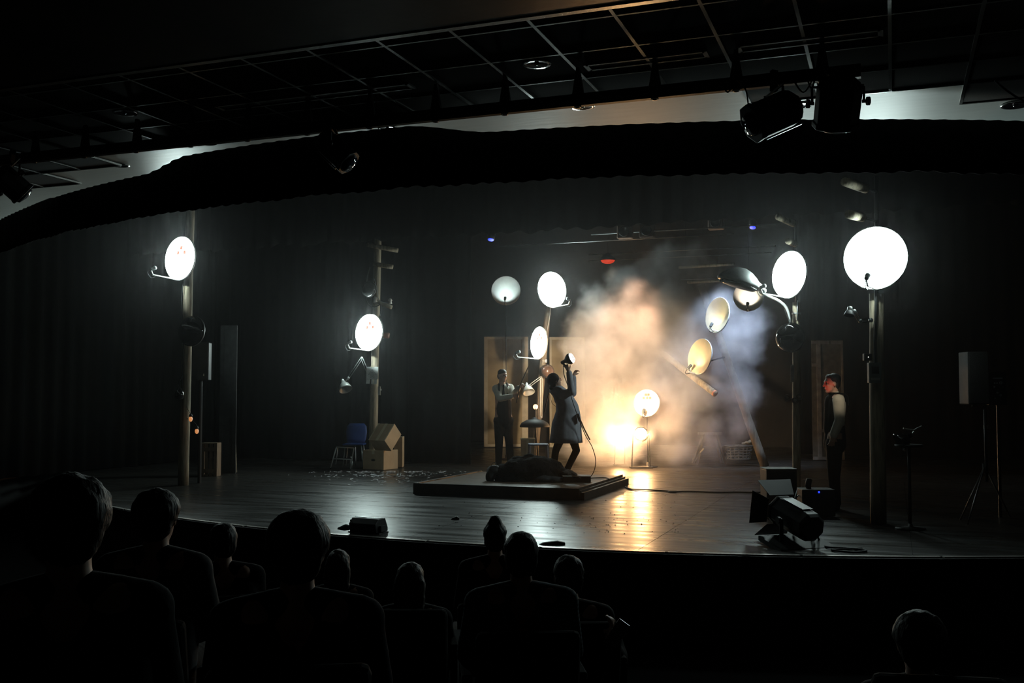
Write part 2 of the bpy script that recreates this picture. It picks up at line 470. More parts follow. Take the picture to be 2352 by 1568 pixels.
downlight(2332, 241, zs, 0.115, 'rightmost round downlight with a black cable beside it')

# ------------------------------------------------------------------ drapes
def curtain(name, label, path, z0, z1, amp, wave, m, rows=6, group=None, hem=0.0, seed=0, kind=None):
    # path: list of (x, y); pleated sheet hanging along it
    pts = []; L = 0.0
    P = [Vector((x, y, 0)) for x, y in path]
    tot = sum((P[i + 1] - P[i]).length for i in range(len(P) - 1))
    n = int(tot / wave * 6)
    rnd = random.Random(seed)
    acc = [0.0]
    for i in range(len(P) - 1): acc.append(acc[-1] + (P[i + 1] - P[i]).length)
    grid = [[] for _ in range(rows + 1)]
    ph = 0.0
    for k in range(n + 1):
        s = tot * k / n
        i = max(q for q in range(len(P) - 1) if acc[q] <= s + 1e-9)
        d = (P[i + 1] - P[i]).normalized(); nr = Vector((-d.y, d.x, 0))
        b = P[i] + d * (s - acc[i])
        ph += 2 * math.pi / 6 * rnd.uniform(0.75, 1.25)
        a = amp * (0.6 + 0.8 * mnoise.noise(Vector((s * 0.9, seed, 0))))
        for r in range(rows + 1):
            t = r / rows
            o = math.sin(ph + 0.5 * math.sin(t * 3 + s)) * a * (1.0 - 0.35 * t)
            z = z0 + ((z1(b.x) if callable(z1) else z1) - z0) * t
            if r == 0: z += hem * (math.sin(ph) * 0.5 + mnoise.noise(Vector((s * 2, 3, seed))))
            grid[r].append(b + nr * o + Vector((0, 0, z)))
    o = MB().sheet(grid).build(name, m, smooth=True, org=P[0], thick=0.006)
    return tag(o, label, 'curtain', group, kind)
def head_top(x):                         # hung tight to the soffit in the middle, lower towards both ends
    k = min(1, max(0, (x + 7.5) / .7)) * min(1, max(0, (-3.3 - x) / .9))
    return 3.83 + .115 * k * k * (3 - 2 * k)
hx = [-13.5 + 16.5 * i / 60 for i in range(61)]
curtain('header_drape', 'black pleated drape following the curved stage edge below the ceiling', [(x, head_y(x)) for x in hx], 3.37, head_top, 0.025, 0.16, M_drape_top, 3, hem=0.02, seed=1)
curtain('stage_valance', 'straight black valance with a wavy lower hem above mid stage', [(-14.5, 16.4), (3.0, 16.4)], 4.26, 6.6, 0.06, 0.34, M_valance, 4, hem=0.06, seed=2)
curtain('stage_drape', 'tall black pleated drape behind the boxes and blue chair', [(-15, 19.5), (-8.15, 19.4)], 0.02, 6.7, 0.09, 0.36, M_drape, 8, 'black stage drapes', seed=3)
curtain('stage_drape', 'tall black drape at far left beyond the lone lit dish', [(-14.3, 10.6), (-14.4, 19.2)], 0.02, 6.7, 0.08, 0.36, M_drape, 6, 'black stage drapes', seed=4)
curtain('stage_drape', 'tall black drape behind the man at right', [(-2.2, 25.2), (3.0, 25.0)], 0.02, 6.7, 0.08, 0.36, M_drape, 6, 'black stage drapes', seed=5)
curtain('stage_drape', 'tall black drape along the right side of the stage', [(2.95, 10.8), (2.9, 24.6)], 0.02, 6.7, 0.06, 0.36, M_drape, 6, 'black stage drapes', seed=6)
# ------------------------------------------------------------------ lighting bar over the seats
YBAR, ZB = 7.22, 3.70
bx0, bx1 = -10.6, -0.17
t = thing('lighting_bar', 'long black lighting bar hung under the tiled ceiling', 'lighting bar', (-5, YBAR, ZB))
MB().tube([(bx0, YBAR, ZB), (bx1, YBAR, ZB)], 0.030, 12).build('pipe', M_blackmetal, t, True)
MB().box(((bx0 + bx1) / 2, YBAR, ZB - 0.05), (bx1 - bx0, 0.05, 0.035)).build('cable_tray', M_blackmetal, t)
for k in range(18):
    x = -0.42 - 0.585 * k
    if x < bx0: break
    MB().prism([(x - 0.045, YBAR, ZB + 0.02), (x + 0.045, YBAR, ZB + 0.02), (x + 0.012, YBAR, ZC - 0.022), (x - 0.012, YBAR, ZC - 0.022)], (0, 0.03, 0)).build('hanger', M_blackmetal, t)
    MB().lathe((x, YBAR, ZB - 0.075), (0, 0, 1), [(0.02, 0), (0.028, 0), (0.028, .008), (0.02, .008), (.02, 0)], 12, False).build('outlet_ring', M_steel, t, True)
for a, b, sag in [(1655, 1688, 22), (1815, 1875, 36), (1850, 1876, 30)]:
    pa, pb = U(a, 185 - (a - 1655) * .1, 7.0), U(b, 185 - (b - 1655) * .1, 7.0)
    mid = (pa + pb) / 2 - Vector((0, 0, sag / F_PX * 7.0 * 1.3))
    MB().tube(bez([pa, mid, pb], 8), 0.006, 6).build('cable', M_rubber, t, True)

def lantern(label, hang, centre, axis, L, w, h, d_side, rail=False):
    """A black stage lantern: hang = point on the bar, centre of the housing, axis = the way its lens looks."""
    t = thing('stage_lantern', label, 'stage light', hang, 'black stage lanterns on the lighting bar')
    axis = V(axis).normalized(); sd = V(d_side).normalized(); sd = (sd - axis * sd.dot(axis)).normalized(); up = sd.cross(axis).normalized()
    if up.z < 0: up = -up
    c = V(centre)
    prof = [(-.5, .62), (-.42, .86), (-.30, 1.0), (.38, 1.0), (.40, 1.06), (.5, 1.06)]
    mb = MB(); rs = []
    for a, k in prof:
        ring = []
        for q in range(8):
            an = math.pi / 8 + q * math.pi / 4
            ring.append(c + axis * (a * L) + sd * (math.cos(an) * 1.06 * w / 2 * k) + up * (math.sin(an) * 1.06 * h / 2 * k))
        rs.append(ring)
    mb.rings(rs).build('housing', M_blackmetal, t, bevel=0.006)
    lens = MB().lathe(c + axis * (L * 0.505), axis, [(min(w, h) * .42, 0), (min(w, h) * .36, 0.02), (0.01, 0.035)], 20).build('lens', mat('lens_glass_dark', (0.03, 0.035, 0.05), 0.05, coat=1.0), t, True)
    top = V(hang) - Vector((0, 0, 0.10))
    for s in (-1, 1):
        a = c + sd * (s * w * .60)
        MB().tube([a, a + Vector((0, 0, 1)) * max(0.05, (top.z - a.z) * .9)], 0.010, 6).build('yoke_arm', M_blackmetal, t)
        MB().lathe(c + sd * (s * w * .56), sd * s, [(0.012, 0), (0.012, .03), (.03, .03), (.03, .05)], 8).build('knob', M_blackmetal, [o for o in t.children if o.name.startswith('yoke_arm')][-1])
    yk = c + Vector((0, 0, max(0.05, (top.z - c.z) * .9)))
    MB().tube([yk + sd * (w * .60), yk - sd * (w * .60)], 0.010, 6).build('yoke_bridge', M_steel, t)
    MB().bar(yk, V(hang) + Vector((0, 0, 0.03)), 0.045, 0.03, sd).build('hook_clamp', M_blackmetal, t)
    MB().bar(c + axis * (-.4 * L) - up * (h * .54), c + axis * (.35 * L) - up * (h * .54), 0.02, 0.012, up).build('slide_rail', M_steel if rail else M_blackmetal, t)
    return t
dl = 6.95
lantern('black stage lantern tilted down to the left, beside the other one at right', U(1778, 172, 6.98), U(1778, 262, 6.95), U(1715, 300, 6.9) - U(1840, 245, 7.05), 0.40, 0.20, 0.25, FH, rail=True)
lantern('upright black stage lantern nearest the right end of the bar', U(1893, 160, 6.9), U(1925, 235, 6.9), Vector((-.15, .55, -.9)), 0.34, 0.29, 0.26, RIGHT)
lantern('black stage lantern at the far left end of the bar', U(30, 352, 9.3), U(24, 420, 9.3), Vector((.4, .6, -.6)), 0.30, 0.22, 0.22, RIGHT)
lantern('faint black stage lantern under the middle of the bar, right of the lit soffit patch', U(757, 277, 8.3), U(770, 345, 8.3), U(815, 385, 8.3) - U(735, 310, 8.4), 0.34, 0.2, 0.2, FH)
c1 = MB().tube(bez([U(1692, 182, 7.0), U(1712, 205, 6.98), U(1718, 235, 6.95), U(1719, 262, 6.92)], 8), 0.006, 6).build('lamp_cable', M_rubber, smooth=True, org=U(1692, 182, 7.0))
tag(c1, 'thin black cable hanging from the bar to the tilted lantern', 'cable')
c2 = MB().tube(bez([U(2285, 184, 7.88), U(2310, 206, 7.9), U(2352, 232, 7.9), U(2420, 260, 7.9)], 8), 0.008, 6).build('lamp_cable', M_rubber, smooth=True, org=U(2285, 184, 7.88))
tag(c2, 'black cable hanging off the soffit at far right', 'cable')

# ------------------------------------------------------------------ pipes and small lamps over the back of the stage
def rig_pipe(pa, pb, d, label, m=mat('dull_rig_steel', (.2, .2, .2), .4, .7), r=0.012):
    a = U(*pa, d); b = U(*pb, d)
    y = (a.y + b.y) / 2; z = a.z
    s = 1
    p, q = Vector((a.x, y, z)), Vector((b.x, y, z))
    t = MB().tube([p, q], r, 10).build('rig_pipe', m, smooth=True, org=(p + q) / 2)
    tag(t, label, 'pipe', 'pipes above the back of the stage')
    for k in (.12, .88):
        w_ = p + (q - p) * k; MB().tube([w_, Vector((w_.x, w_.y, 6.82))], .004, 5).build('drop_wire', M_blackmetal, t)
rig_pipe((1330, 575), (1790, 552), 22.5, 'upper bare pipe crossing above the smoke')
rig_pipe((1330, 590), (1780, 570), 22.8, 'lower bare pipe crossing above the smoke')
rig_pipe((1335, 527), (1800, 510), 19.5, 'pipe just under the valance hem, upper of two')
rig_pipe((1100, 552), (1700, 532), 20.0, 'long pipe carrying the small blue lamps')
rig_pipe((1560, 640), (1665, 636), 21.5, 'short pipe stub fading into the top of the smoke')
def blue_lamp(px, py, d, label, power=0, aim=None):
    p = U(px, py, d)
    t = thing('blue_lamp', label, 'lamp', p, 'small blue lamps under the valance')
    MB().lathe(p, (0, -.4, -1), [(0.05, -.12), (0.075, -.10), (0.075, .04), (.06, .04)], 14).build('can', M_blackmetal, t, True)
    MB().lathe(p, (0, -.4, -1), [(0.06, .035), (0.055, .05), (.01, .06)], 14).build('lens', emit_mat('blue_led', (0.02, 0.05, 1.0), 1.6), t, True)
    MB().tube([p + Vector((0, 0, .08)), Vector((p.x, p.y, 6.82))], .012, 6).build('drop_rod', M_blackmetal, t)
    if power: lamp('SPOT', p + Vector((0, -.1, -.14)), (.62, .78, 1.0), power, t, aim, .06, 62, .9)
blue_lamp(1128, 546, 20.0, 'small blue lamp at the left end under the valance')
blue_lamp(1729, 518, 19.5, 'small blue lamp at right under the valance', 1150, U(1660, 880, 20.7))
def flood(px, py, d, label, power=0, aim=None, col=(1, .78, .42), ang=24):
    p = U(px, py, d)
    t = thing('flood_light', label, 'stage light', p, 'floodlights under the valance')
    MB().box(p, (0.30, 0.16, 0.26)).build('housing', mat('brown_lamp_housing', (0.12, 0.08, 0.06), 0.6), t, bevel=0.02)
    MB().lathe(p + Vector((0, -.08, 0)), (0, -1, 0), [(0.10, 0), (0.10, .03), (.085, .03), (.08, .01)], 16).build('lens_ring', M_blackmetal, t, True)
    MB().tube([p + Vector((0, 0, .1)), Vector((p.x, p.y, 6.82))], .014, 6).build('drop_rod', M_blackmetal, t)
    if power: lamp('SPOT', p + Vector((0, 0, -.16)), col, power, t, aim, .08, ang, .8)
flood(1436, 533, 19.8, 'brown floodlight under the valance, left of two', 130, U(1190, 930, 27))  # fixture is unlit; spot added to brighten the flats
flood(1487, 531, 19.8, 'brown floodlight under the valance, right of two', 750, U(1420, 850, 20.7), (1, .50, .26), 56)  # fixture is unlit; warm spot added to brighten the upper smoke
flood(1645, 512, 19.5, 'small unlit floodlight right under the valance hem by the blue lamp')
# red bowl lamp above the smoke
p = U(1396, 598, 21.8)
t = thing('red_lamp', 'hanging bowl lamp glowing red at its lower edge', 'lamp', p)
MB().lathe(p, (0, 0, -1), [(0.03, -.16), (0.07, -.13), (0.16, -.05), (0.17, 0.0), (.165, 0.0)], 20).build('shade', M_black, t, True)
MB().lathe(p, (0, 0, -1), [(0.16, -.01), (0.13, .035), (.07, .065), (.01, .07)], 20).build('diffuser', mat('red_glow', (.25, .015, .01), .5, emit=(1, .06, .015), es=.5), t, True)
MB().tube([p + Vector((0, 0, .15)), Vector((p.x, p.y, 6.82))], .006, 6).build('stem', M_blackmetal, t)
# ------------------------------------------------------------------ satellite dishes
def to_cam(p): return (CAM - p).normalized()
def facing(p, side, up=0.0):
    """normal of a dish at p turned `side` degrees to the viewer's right and `up` degrees up from straight at the viewer"""
    f = to_cam(p); f.z = 0; f.normalize()
    r = Z.cross(f).normalized()            # viewer's right
    h = f * math.cos(R(side)) + r * math.sin(R(side))
    return (h * math.cos(R(up)) + Z * math.sin(R(up))).normalized()
def bowl(c, n, u, rad, depth, off=0.0, flip=False, rings=5, seg=32, tall=1.0):
    s = u.cross(n).normalized(); vs = []; fs = []
    for j in range(1, rings + 1):
        r = rad * j / rings
        for k in range(seg):
            t = 2 * math.pi * k / seg
            vs.append(c + s * (r * math.cos(t)) + u * (r * tall * math.sin(t)) + n * (depth * (j / rings) ** 2 - depth + off))
    vs.append(c + n * (off - depth)); ci = len(vs) - 1
    for k in range(seg):
        q = (k + 1) % seg
        fs.append((ci, k, q))
        for j in range(rings - 1):
            fs.append((j * seg + k, (j + 1) * seg + k, (j + 1) * seg + q, j * seg + q))
    mb = MB().add(vs, fs)
    a, b, d = [mb.v[i] for i in mb.f[0]]
    if ((b - a).cross(d - a).dot(n) < 0) != flip:
        mb.f = [tuple(reversed(f)) for f in mb.f]
    return mb
SQ = [(0.0, 0.0), (-1.0, -1.0), (1.0, -1.0)]
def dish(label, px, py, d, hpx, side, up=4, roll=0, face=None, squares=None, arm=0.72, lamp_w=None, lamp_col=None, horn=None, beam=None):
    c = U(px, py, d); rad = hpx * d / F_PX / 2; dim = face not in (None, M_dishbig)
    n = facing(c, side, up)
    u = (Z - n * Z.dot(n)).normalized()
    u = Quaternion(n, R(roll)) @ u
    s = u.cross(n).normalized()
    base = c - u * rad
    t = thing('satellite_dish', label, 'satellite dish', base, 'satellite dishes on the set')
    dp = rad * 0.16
    rf = (bowl(c, n, u, rad, dp) if dim else bowl(c, n, u, rad, dp, rings=1, seg=24)).build('reflector', face or M_dishglow, t, True)
    bowl(c, n, u, rad * 1.01, dp, off=-0.022, flip=True).build('back_shell', M_dishback, t, True)
    rs = []
    for r_, h_ in ((1.0, 0.001), (1.022, 0.004), (1.025, -0.02), (1.008, -0.024)):
        rs.append([c + s * (rad * r_ * math.cos(a)) + u * (rad * r_ * math.sin(a)) + n * h_ for a in [2 * math.pi * k / 32 for k in range(32)]])
    MB().rings(rs, False).build('rim', M_whiteplastic, t, True)
    # feed arm and feed horn
    e = base + n * (rad * 2 * arm) + u * (rad * .02)
    MB().bar(base - n * 0.03, e, 0.022, 0.018, u).build('feed_arm', M_whiteplastic, t)
    fa = t.children[-1] if t.children[-1].name.startswith('feed_arm') else [o for o in t.children if o.name.startswith('feed_arm')][0]
    hc = e + u * (rad * .28)
    aim = (c - hc).normalized()
    MB().tube([e, e + u * (rad * .16) + n * .03, hc + n * .015], 0.010, 8).build('feed_bracket', M_whiteplastic, fa, True)
    ho = MB().lathe(hc - aim * .05, aim, [(0.020, 0), (0.026, .01), (0.026, .06), (.030, .065), (.030, .10), (.022, .104)], 14).build('feed_horn', horn or mat('feed_horn_grey', (0.10, 0.11, 0.11), 0.5), fa, True)
    MB().tube(bez([hc - aim * .05, hc - aim * .11 - u * .03, e - u * .05 + n * .03, e - u * .02 - n * .06], 6), 0.005, 6).build('feed_cable', M_rubber, fa, True)
    # mounting bracket behind
    MB().box(c - n * (dp + 0.06) - u * (rad * .35), (0.10, 0.12, 0.08), (s, u, n)).build('mount_bracket', M_steel, t)
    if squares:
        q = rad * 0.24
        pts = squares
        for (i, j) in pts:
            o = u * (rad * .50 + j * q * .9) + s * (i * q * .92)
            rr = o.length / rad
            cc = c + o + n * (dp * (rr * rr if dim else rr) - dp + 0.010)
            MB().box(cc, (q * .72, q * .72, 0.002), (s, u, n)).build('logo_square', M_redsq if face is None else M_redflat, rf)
    if not dim and not lamp_w: lamp_w = 110
    if lamp_w:
        lamp('SPOT', hc + aim * 0.06, lamp_col or COOL, lamp_w, t, c - u * rad * (.1 if dim else .95), 0.03, 118 if dim else 62, 0.6)
    if beam is not None: lamp('SPOT', c + n * .08, COOL, beam[1], t, beam[0], .08, beam[2], 1.0)
    return t, c, n, u, rad

# depths of the wooden poles
D_L, D_ML, D_C, D_R, D_BIG = 16.4, 19.8, 20.6, 15.3, 11.6
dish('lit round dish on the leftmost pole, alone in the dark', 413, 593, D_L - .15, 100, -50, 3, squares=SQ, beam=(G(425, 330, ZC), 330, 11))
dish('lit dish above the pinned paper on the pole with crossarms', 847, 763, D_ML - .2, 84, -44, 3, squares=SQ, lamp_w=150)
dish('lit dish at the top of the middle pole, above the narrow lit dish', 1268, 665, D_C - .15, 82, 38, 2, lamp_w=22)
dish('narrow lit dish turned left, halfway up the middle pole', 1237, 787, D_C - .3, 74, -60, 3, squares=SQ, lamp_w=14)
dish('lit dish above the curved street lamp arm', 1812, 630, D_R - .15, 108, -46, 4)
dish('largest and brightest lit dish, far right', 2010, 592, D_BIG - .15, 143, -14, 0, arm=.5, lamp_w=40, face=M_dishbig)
dish('dim grey dish facing the seats, left of the middle pole', 1162, 667, 22.6, 66, -4, 4, face=M_dishgrey, arm=.4, lamp_w=11)
dA = dish('cream dish leaning right in the smoke, upper of the two', 1647, 723, 20.2, 81, -50, 8, roll=14, face=M_dishcream, arm=.24, lamp_w=7, lamp_col=(1, .86, .6))
dB = dish('cream dish leaning left in the smoke, lower of the two', 1607, 818, 20.0, 82, -51, 10, roll=-13, face=M_dishcream, arm=.24, lamp_w=6.5, lamp_col=(1, .82, .5))
dish('cream dish with a red squares mark above the two warm floor lamps', 1485, 925, 20.2, 61, -18, 8, face=M_dishcream, arm=.3, lamp_w=11, lamp_col=(1, .84, .55),
     squares=[(-.5, .6), (.5, .6), (-1.2, -.5), (0, -.5), (1.1, -.5)])
dish('rust-stained dish half hidden behind the street lamp head', 1719, 680, 18.2, 68, -6, 6, face=M_rust, arm=.3, lamp_w=12, lamp_col=(1, .9, .75))

# ------------------------------------------------------------------ wooden poles
def log_mesh(a, b, ra, rb, n=12, seed=0):
    a, b = V(a), V(b); k = max(3, int((b - a).length / 0.35)); x, y, d = frame(b - a); rs = []
    for i in range(k + 1):
        t = i / k; p = a + (b - a) * t; r = ra + (rb - ra) * t
        rs.append([p + (x * math.cos(q) + y * math.sin(q)) * (r * (1 + .09 * mnoise.noise(Vector((math.cos(q) * 1.3, math.sin(q) * 1.3, t * 3 + seed))))) for q in [2 * math.pi * m_ / n for m_ in range(n)]])
    return MB().rings(rs)
def pole(label, pts, r0, r1, seed, m=M_log):
    """pts: (px, py, d) foot then top"""
    foot = U(*pts[0]); top = U(*pts[1])
    foot = G(pts[0][0], pts[0][1]) if pts[0][2] is None else foot
    if foot.z < 0.3: foot.z = 0.0
    t = thing('wooden_pole', label, 'pole', foot, 'wooden utility poles on the set')
    log_mesh(foot, top, r0, r1, seed=seed).build('shaft', m, t, True)
    return t, foot, top
def arm_log(t, a, b, r, seed, name='crossarm', m=M_log):
    a, b = V(a), V(b)
    o = log_mesh(a, b, r, r, seed=seed).build(name, m, t, True)
    return o
def ground(px, d):                        # floor point under a pixel column at distance d
    p = U(px, 900, d); p.z = 0; return p
def vpole(label, px_foot, d, px_top, py_top, r0, r1, seed, m=M_log):
    foot = ground(px_foot, d); top = U(px_top, py_top, d)
    t = thing('wooden_pole', label, 'pole', foot, 'wooden utility poles on the set')
    log_mesh(foot, top, r0, r1, seed=seed).build('shaft', m, t, True)
    return t, foot, top
# leftmost pole
t, f, tp = vpole('leftmost wooden pole, with a lit dish and a smoked dome', 424, D_L + .1, 438, 462, 0.085, 0.07, 1)
MB().tube(bez([U(421, 648, D_L - .02), U(417, 700, D_L - .02), U(421, 760, D_L - .02), U(418, 900, D_L - .02)], 6), .008, 6).build('cable', M_rubber, t, True)
# pole with crossarms, behind the boxes
t, f, tp = vpole('wooden pole with crossarms standing behind the cardboard boxes', 857, D_ML + .25, 868, 540, 0.085, 0.07, 2)
arm_log(t, U(843, 562, D_ML + .1), U(914, 575, D_ML + .05), 0.045, 21)
arm_log(t, U(858, 606, D_ML + .1), U(902, 613, D_ML + .05), 0.045, 22)
arm_log(t, U(858, 690, D_ML + .1), U(900, 706, D_ML + .05), 0.04, 23)
MB().tube(bez([U(850, 612, D_ML), U(843, 640, D_ML), U(842, 690, D_ML), U(858, 705, D_ML), U(874, 700, D_ML), U(876, 715, D_ML - .05), U(868, 735, D_ML - .05)], 6), .009, 6).build('cable', M_rubber, t, True)
MB().tube(bez([U(860, 640, D_ML), U(866, 665, D_ML), U(872, 690, D_ML), U(895, 696, D_ML)], 6), .006, 6).build('wire', M_steel, t, True)
for k, (a, b) in enumerate([(1, 0), (6, 1)]):
    MB().lathe(U(862 + 34 * k, 688 + 4 * k, D_ML), (0, 0, 1), [(.02, -.05), (.045, -.04), (.03, -.01), (.045, .02), (.02, .06)], 12).build('insulator', mat('white_porcelain', (.5, .48, .45), .2, coat=.6), t, True)
# middle pole
t, f, tp = vpole('wooden pole in the middle, behind the reaching person', 1226, D_C + .1, 1259, 700, 0.075, 0.062, 3, M_logmid)
MB().tube(bez([U(1264, 706, D_C - .1), U(1262, 730, D_C - .1), U(1254, 770, D_C - .1)], 6), .007, 6).build('cable', M_whiteplastic, t, True)
MB().box(U(1251, 829, D_C - .05), (.09, .07, .07)).build('steel_clamp', M_steel, t, bevel=.01)
# right pole
t, f, tp = vpole('wooden pole at right carrying the street lamp', 1826, D_R + .1, 1829, 694, 0.062, 0.055, 4)
MB().lathe(U(1829, 720, D_R + .1), (0, 0, 1), [(.062, -.012), (.066, -.012), (.066, .012), (.062, .012)], 16).build('band', M_steel, t, True)
MB().tube([U(1832, 690, D_R + .02), U(1831, 735, D_R + .02)], .010, 6).build('rod', M_steel, t, True)
arm_log(t, U(1786, 497, D_R), U(1823, 514, D_R + .2), 0.05, 41, 'crossarm')
arm_log(t, U(1810, 553, D_R - .15), U(1826, 560, D_R + .1), 0.05, 42, 'crossarm')
MB().tube([U(1827, 505, D_R + .2), U(1829, 700, D_R + .2)], 0.018, 8).build('mast_rod', M_blackmetal, t, True)
# far-right pole under the largest dish
t, f, tp = vpole('thick pale wooden pole under the largest dish, split by a dark cable', 2012, D_BIG + .1, 2013, 674, 0.088, 0.080, 5)
MB().tube([U(2011, 655, D_BIG - .03), U(2012, 700, D_BIG - .03), U(2009, 860, D_BIG - .03)], .016, 8).build('cable', M_rubber, t, True)
arm_log(t, U(1940, 417, D_BIG - .3), U(1988, 434, D_BIG + .1), 0.05, 51, 'crossarm')
arm_log(t, U(1950, 492, D_BIG - .3), U(1980, 500, D_BIG + .1), 0.05, 52, 'crossarm')
MB().tube([U(2013, 404, D_BIG + .22), U(2015, 690, D_BIG + .22)], 0.022, 8).build('mast_rod', M_blackmetal, t, True)
MB().tube([U(1984, 430, D_BIG + .1), U(2013, 440, D_BIG + .2)], 0.015, 8).build('arm_rod', M_blackmetal, t, True)
MB().tube([U(1978, 498, D_BIG + .1), U(2013, 508, D_BIG + .2)], 0.015, 8).build('arm_rod', M_blackmetal, t, True)
# leaning pole in the smoke with its crossarms
a = G(1757, 1072); b = U(1610, 655, 21.0)
t = thing('wooden_pole', 'leaning wooden pole rising through the right side of the smoke', 'pole', a, 'wooden utility poles on the set')
log_mesh(a, b, 0.085, 0.075, seed=6).build('shaft', M_logmid, t, True)
pole_at = lambda k: a + (b - a) * k
for (dt, dc, dn, du, dr_), k in ((dA, .80), (dB, .60)):
    MB().tube([dc - dn * .08 - du * (dr_ * .35), pole_at(k)], .016, 8).build('strut', M_blackmetal, dt, True)
arm_log(t, U(1520, 810, 21.6), U(1643, 904, 20.3), 0.065, 61)
arm_log(t, U(1560, 614, 21.2), U(1686, 606, 20.4), 0.032, 62)
arm_log(t, U(1580, 648, 21.2), U(1660, 644, 20.6), 0.03, 63)
MB().lathe(U(1643, 904, 20.3), U(1643, 904, 20.3) - U(1520, 810, 21.6), [(.03, 0), (.066, 0), (.068, -.03), (.064, -.04)], 16).build('end_ring', mat('rusty_ring', (.35, .14, .08), .5, .4), t, True)
# slim dark mast behind the dim grey dish
p0 = ground(1163, 22.8)
m_ = thing('steel_mast', 'slim dark mast holding up the dim grey dish', 'mast', p0)
MB().tube([p0, U(1162, 660, 22.8)], .010, 8).build('tube', M_blackmetal, m_, True)
MB().lathe(p0, (0, 0, 1), [(.2, 0), (.2, .02), (.03, .03), (.03, .1)], 20).build('base_plate', M_blackmetal, m_, True)
p0 = ground(1487, 20.45)
m_ = thing('steel_mast', 'slim dark mast holding up the dish with the red squares mark', 'mast', p0)
MB().tube([p0, U(1486, 930, 20.45)], .010, 8).build('tube', M_blackmetal, m_, True)
MB().lathe(p0, (0, 0, 1), [(.2, 0), (.2, .02), (.03, .03), (.03, .1)], 20).build('base_plate', M_blackmetal, m_, True)
p0 = U(1720, 640, 18.34)
m_ = thing('hanging_wire', 'thin dark wire holding up the rust-stained dish', 'wire', p0)
MB().tube([U(1720, 690, 18.34), Vector((p0.x, p0.y, 6.82))], .004, 6).build('wire', M_blackmetal, m_)
MB().lathe(Vector((p0.x, p0.y, 6.76)), (0, 0, 1), [(.03, 0), (.03, .05)], 10).build('ceiling_cup', M_blackmetal, m_)
# ------------------------------------------------------------------ street lamp on the right pole
base = U(1815, 765, D_R)
t = thing('street_lamp', 'unlit grey street lamp with a curved pale arm', 'street lamp', base)
MB().tube(bez([U(1815, 770, D_R), U(1814, 735, D_R - .02), U(1806, 706, D_R - .05), U(1787, 690, D_R - .1), U(1766, 681, D_R - .16), U(1745, 670, D_R - .22)], 8), 0.022, 12).build('arm', M_whiteplastic, t, True)
MB().tube(bez([U(1812, 768, D_R - .04), U(1811, 738, D_R - .06), U(1801, 708, D_R - .08)], 6), .007, 6).build('cable', M_rubber, t, True)
ha, hb = U(1752, 668, D_R - .2), U(1651, 634, D_R - .55)
ax = (hb - ha); Lh = ax.length; ax.normalize(); sd = Z.cross(ax).normalized(); upl = ax.cross(sd)
rs = []
for tt, w, h in [(0, .05, .045), (.05, .085, .075), (.18, .11, .115), (.24, .13, .155), (.36, .16, .21), (.5, .18, .235), (.64, .18, .22), (.8, .155, .165), (.92, .11, .09), (1.0, .04, .02)]:
    c = ha + ax * (tt * Lh * 1.0); ring = []
    for k in range(20):
        q = 2 * math.pi * k / 20
        y = math.sin(q) * h
        if y < 0: y *= 0.18
        ring.append(c + sd * (math.cos(q) * w) + upl * y)
    rs.append(ring)
MB().rings(rs).build('hood', mat('grey_lamp_hood', (0.20, 0.215, 0.215), 0.42, 0.3, var=.15, scale=14), t, True)
rs = []
for tt, w in [(.22, .09), (.36, .125), (.5, .142), (.64, .14), (.8, .115), (.94, .06)]:
    c = ha + ax * (tt * Lh); rs.append([c + sd * (math.cos(2 * math.pi * k / 16) * w) + upl * (-.03 + min(0, math.sin(2 * math.pi * k / 16)) * .035) for k in range(16)])
MB().rings(rs).build('lens_cover', mat('lamp_glass', (.03, .03, .03), .12, coat=.5), t, True)
MB().lathe(ha - ax * .04, ax, [(.03, 0), (.045, .01), (.045, .05), (.03, .06)], 14).build('collar', M_steel, t, True)
MB().lathe(U(1741, 662, D_R - .22), (0, 0, 1), [(.012, -.02), (.012, .02)], 8).build('bolt', M_steel, t)

# ------------------------------------------------------------------ smoked domes and glass bowls
def dome(label, px, py, d, r, side, flatten=.85, m=M_dome, cat='dome'):
    c = U(px, py, d); n = facing(c, side, 5); x, y, z_ = frame(n)
    t = thing('smoked_dome', label, cat, c - Z * r, 'shiny domes on the poles')
    prof = [(r * math.cos(a), r * flatten * math.sin(a)) for a in [0, .12, .25, .4, .55, .7, .85, 1.0, 1.15, 1.3, 1.42, 1.52]] + [(.001, r * flatten)]
    MB().lathe(c, n, prof, 36).build('shell', m, t, True)
    MB().lathe(c, n, [(r * .98, -.03), (r * 1.04, -.025), (r * 1.04, .01), (r * .99, .014), (r * .98, -.03)], 36, False).build('rim_band', M_blackmetal, t, True)
    MB().lathe(c - n * .01, -n, [(r * .9, 0), (r * .6, .06), (.05, .09), (.05, .16)], 24).build('back_cap', M_blackmetal, t, True)
    return t, c, n
dome('smoked dome under the street lamp arm on the right pole', 1815, 775, D_R - .25, 0.215, -22, .9)
dome('shiny smoked dome under the leftmost lit dish', 440, 760, D_L - .2, 0.235, -38, .6)
bt, bc, bn = dome('small brown glass dome beside the reaching person head', 1258, 852, D_C - .35, 0.13, 20, .9, mat('brown_glass_dome', (.10, .06, .045), .08, .3, coat=1.0))
MB().tube([bc - bn * .12, U(1243, 848, D_C + .1)], .014, 8).build('bracket', M_blackmetal, bt)
dome('glass bowl lamp high on the pole with crossarms', 847, 664, D_ML - .2, 0.15, -30, .6, mat('clear_grey_glass', (.10, .105, .105), .08, .4, coat=1.0))

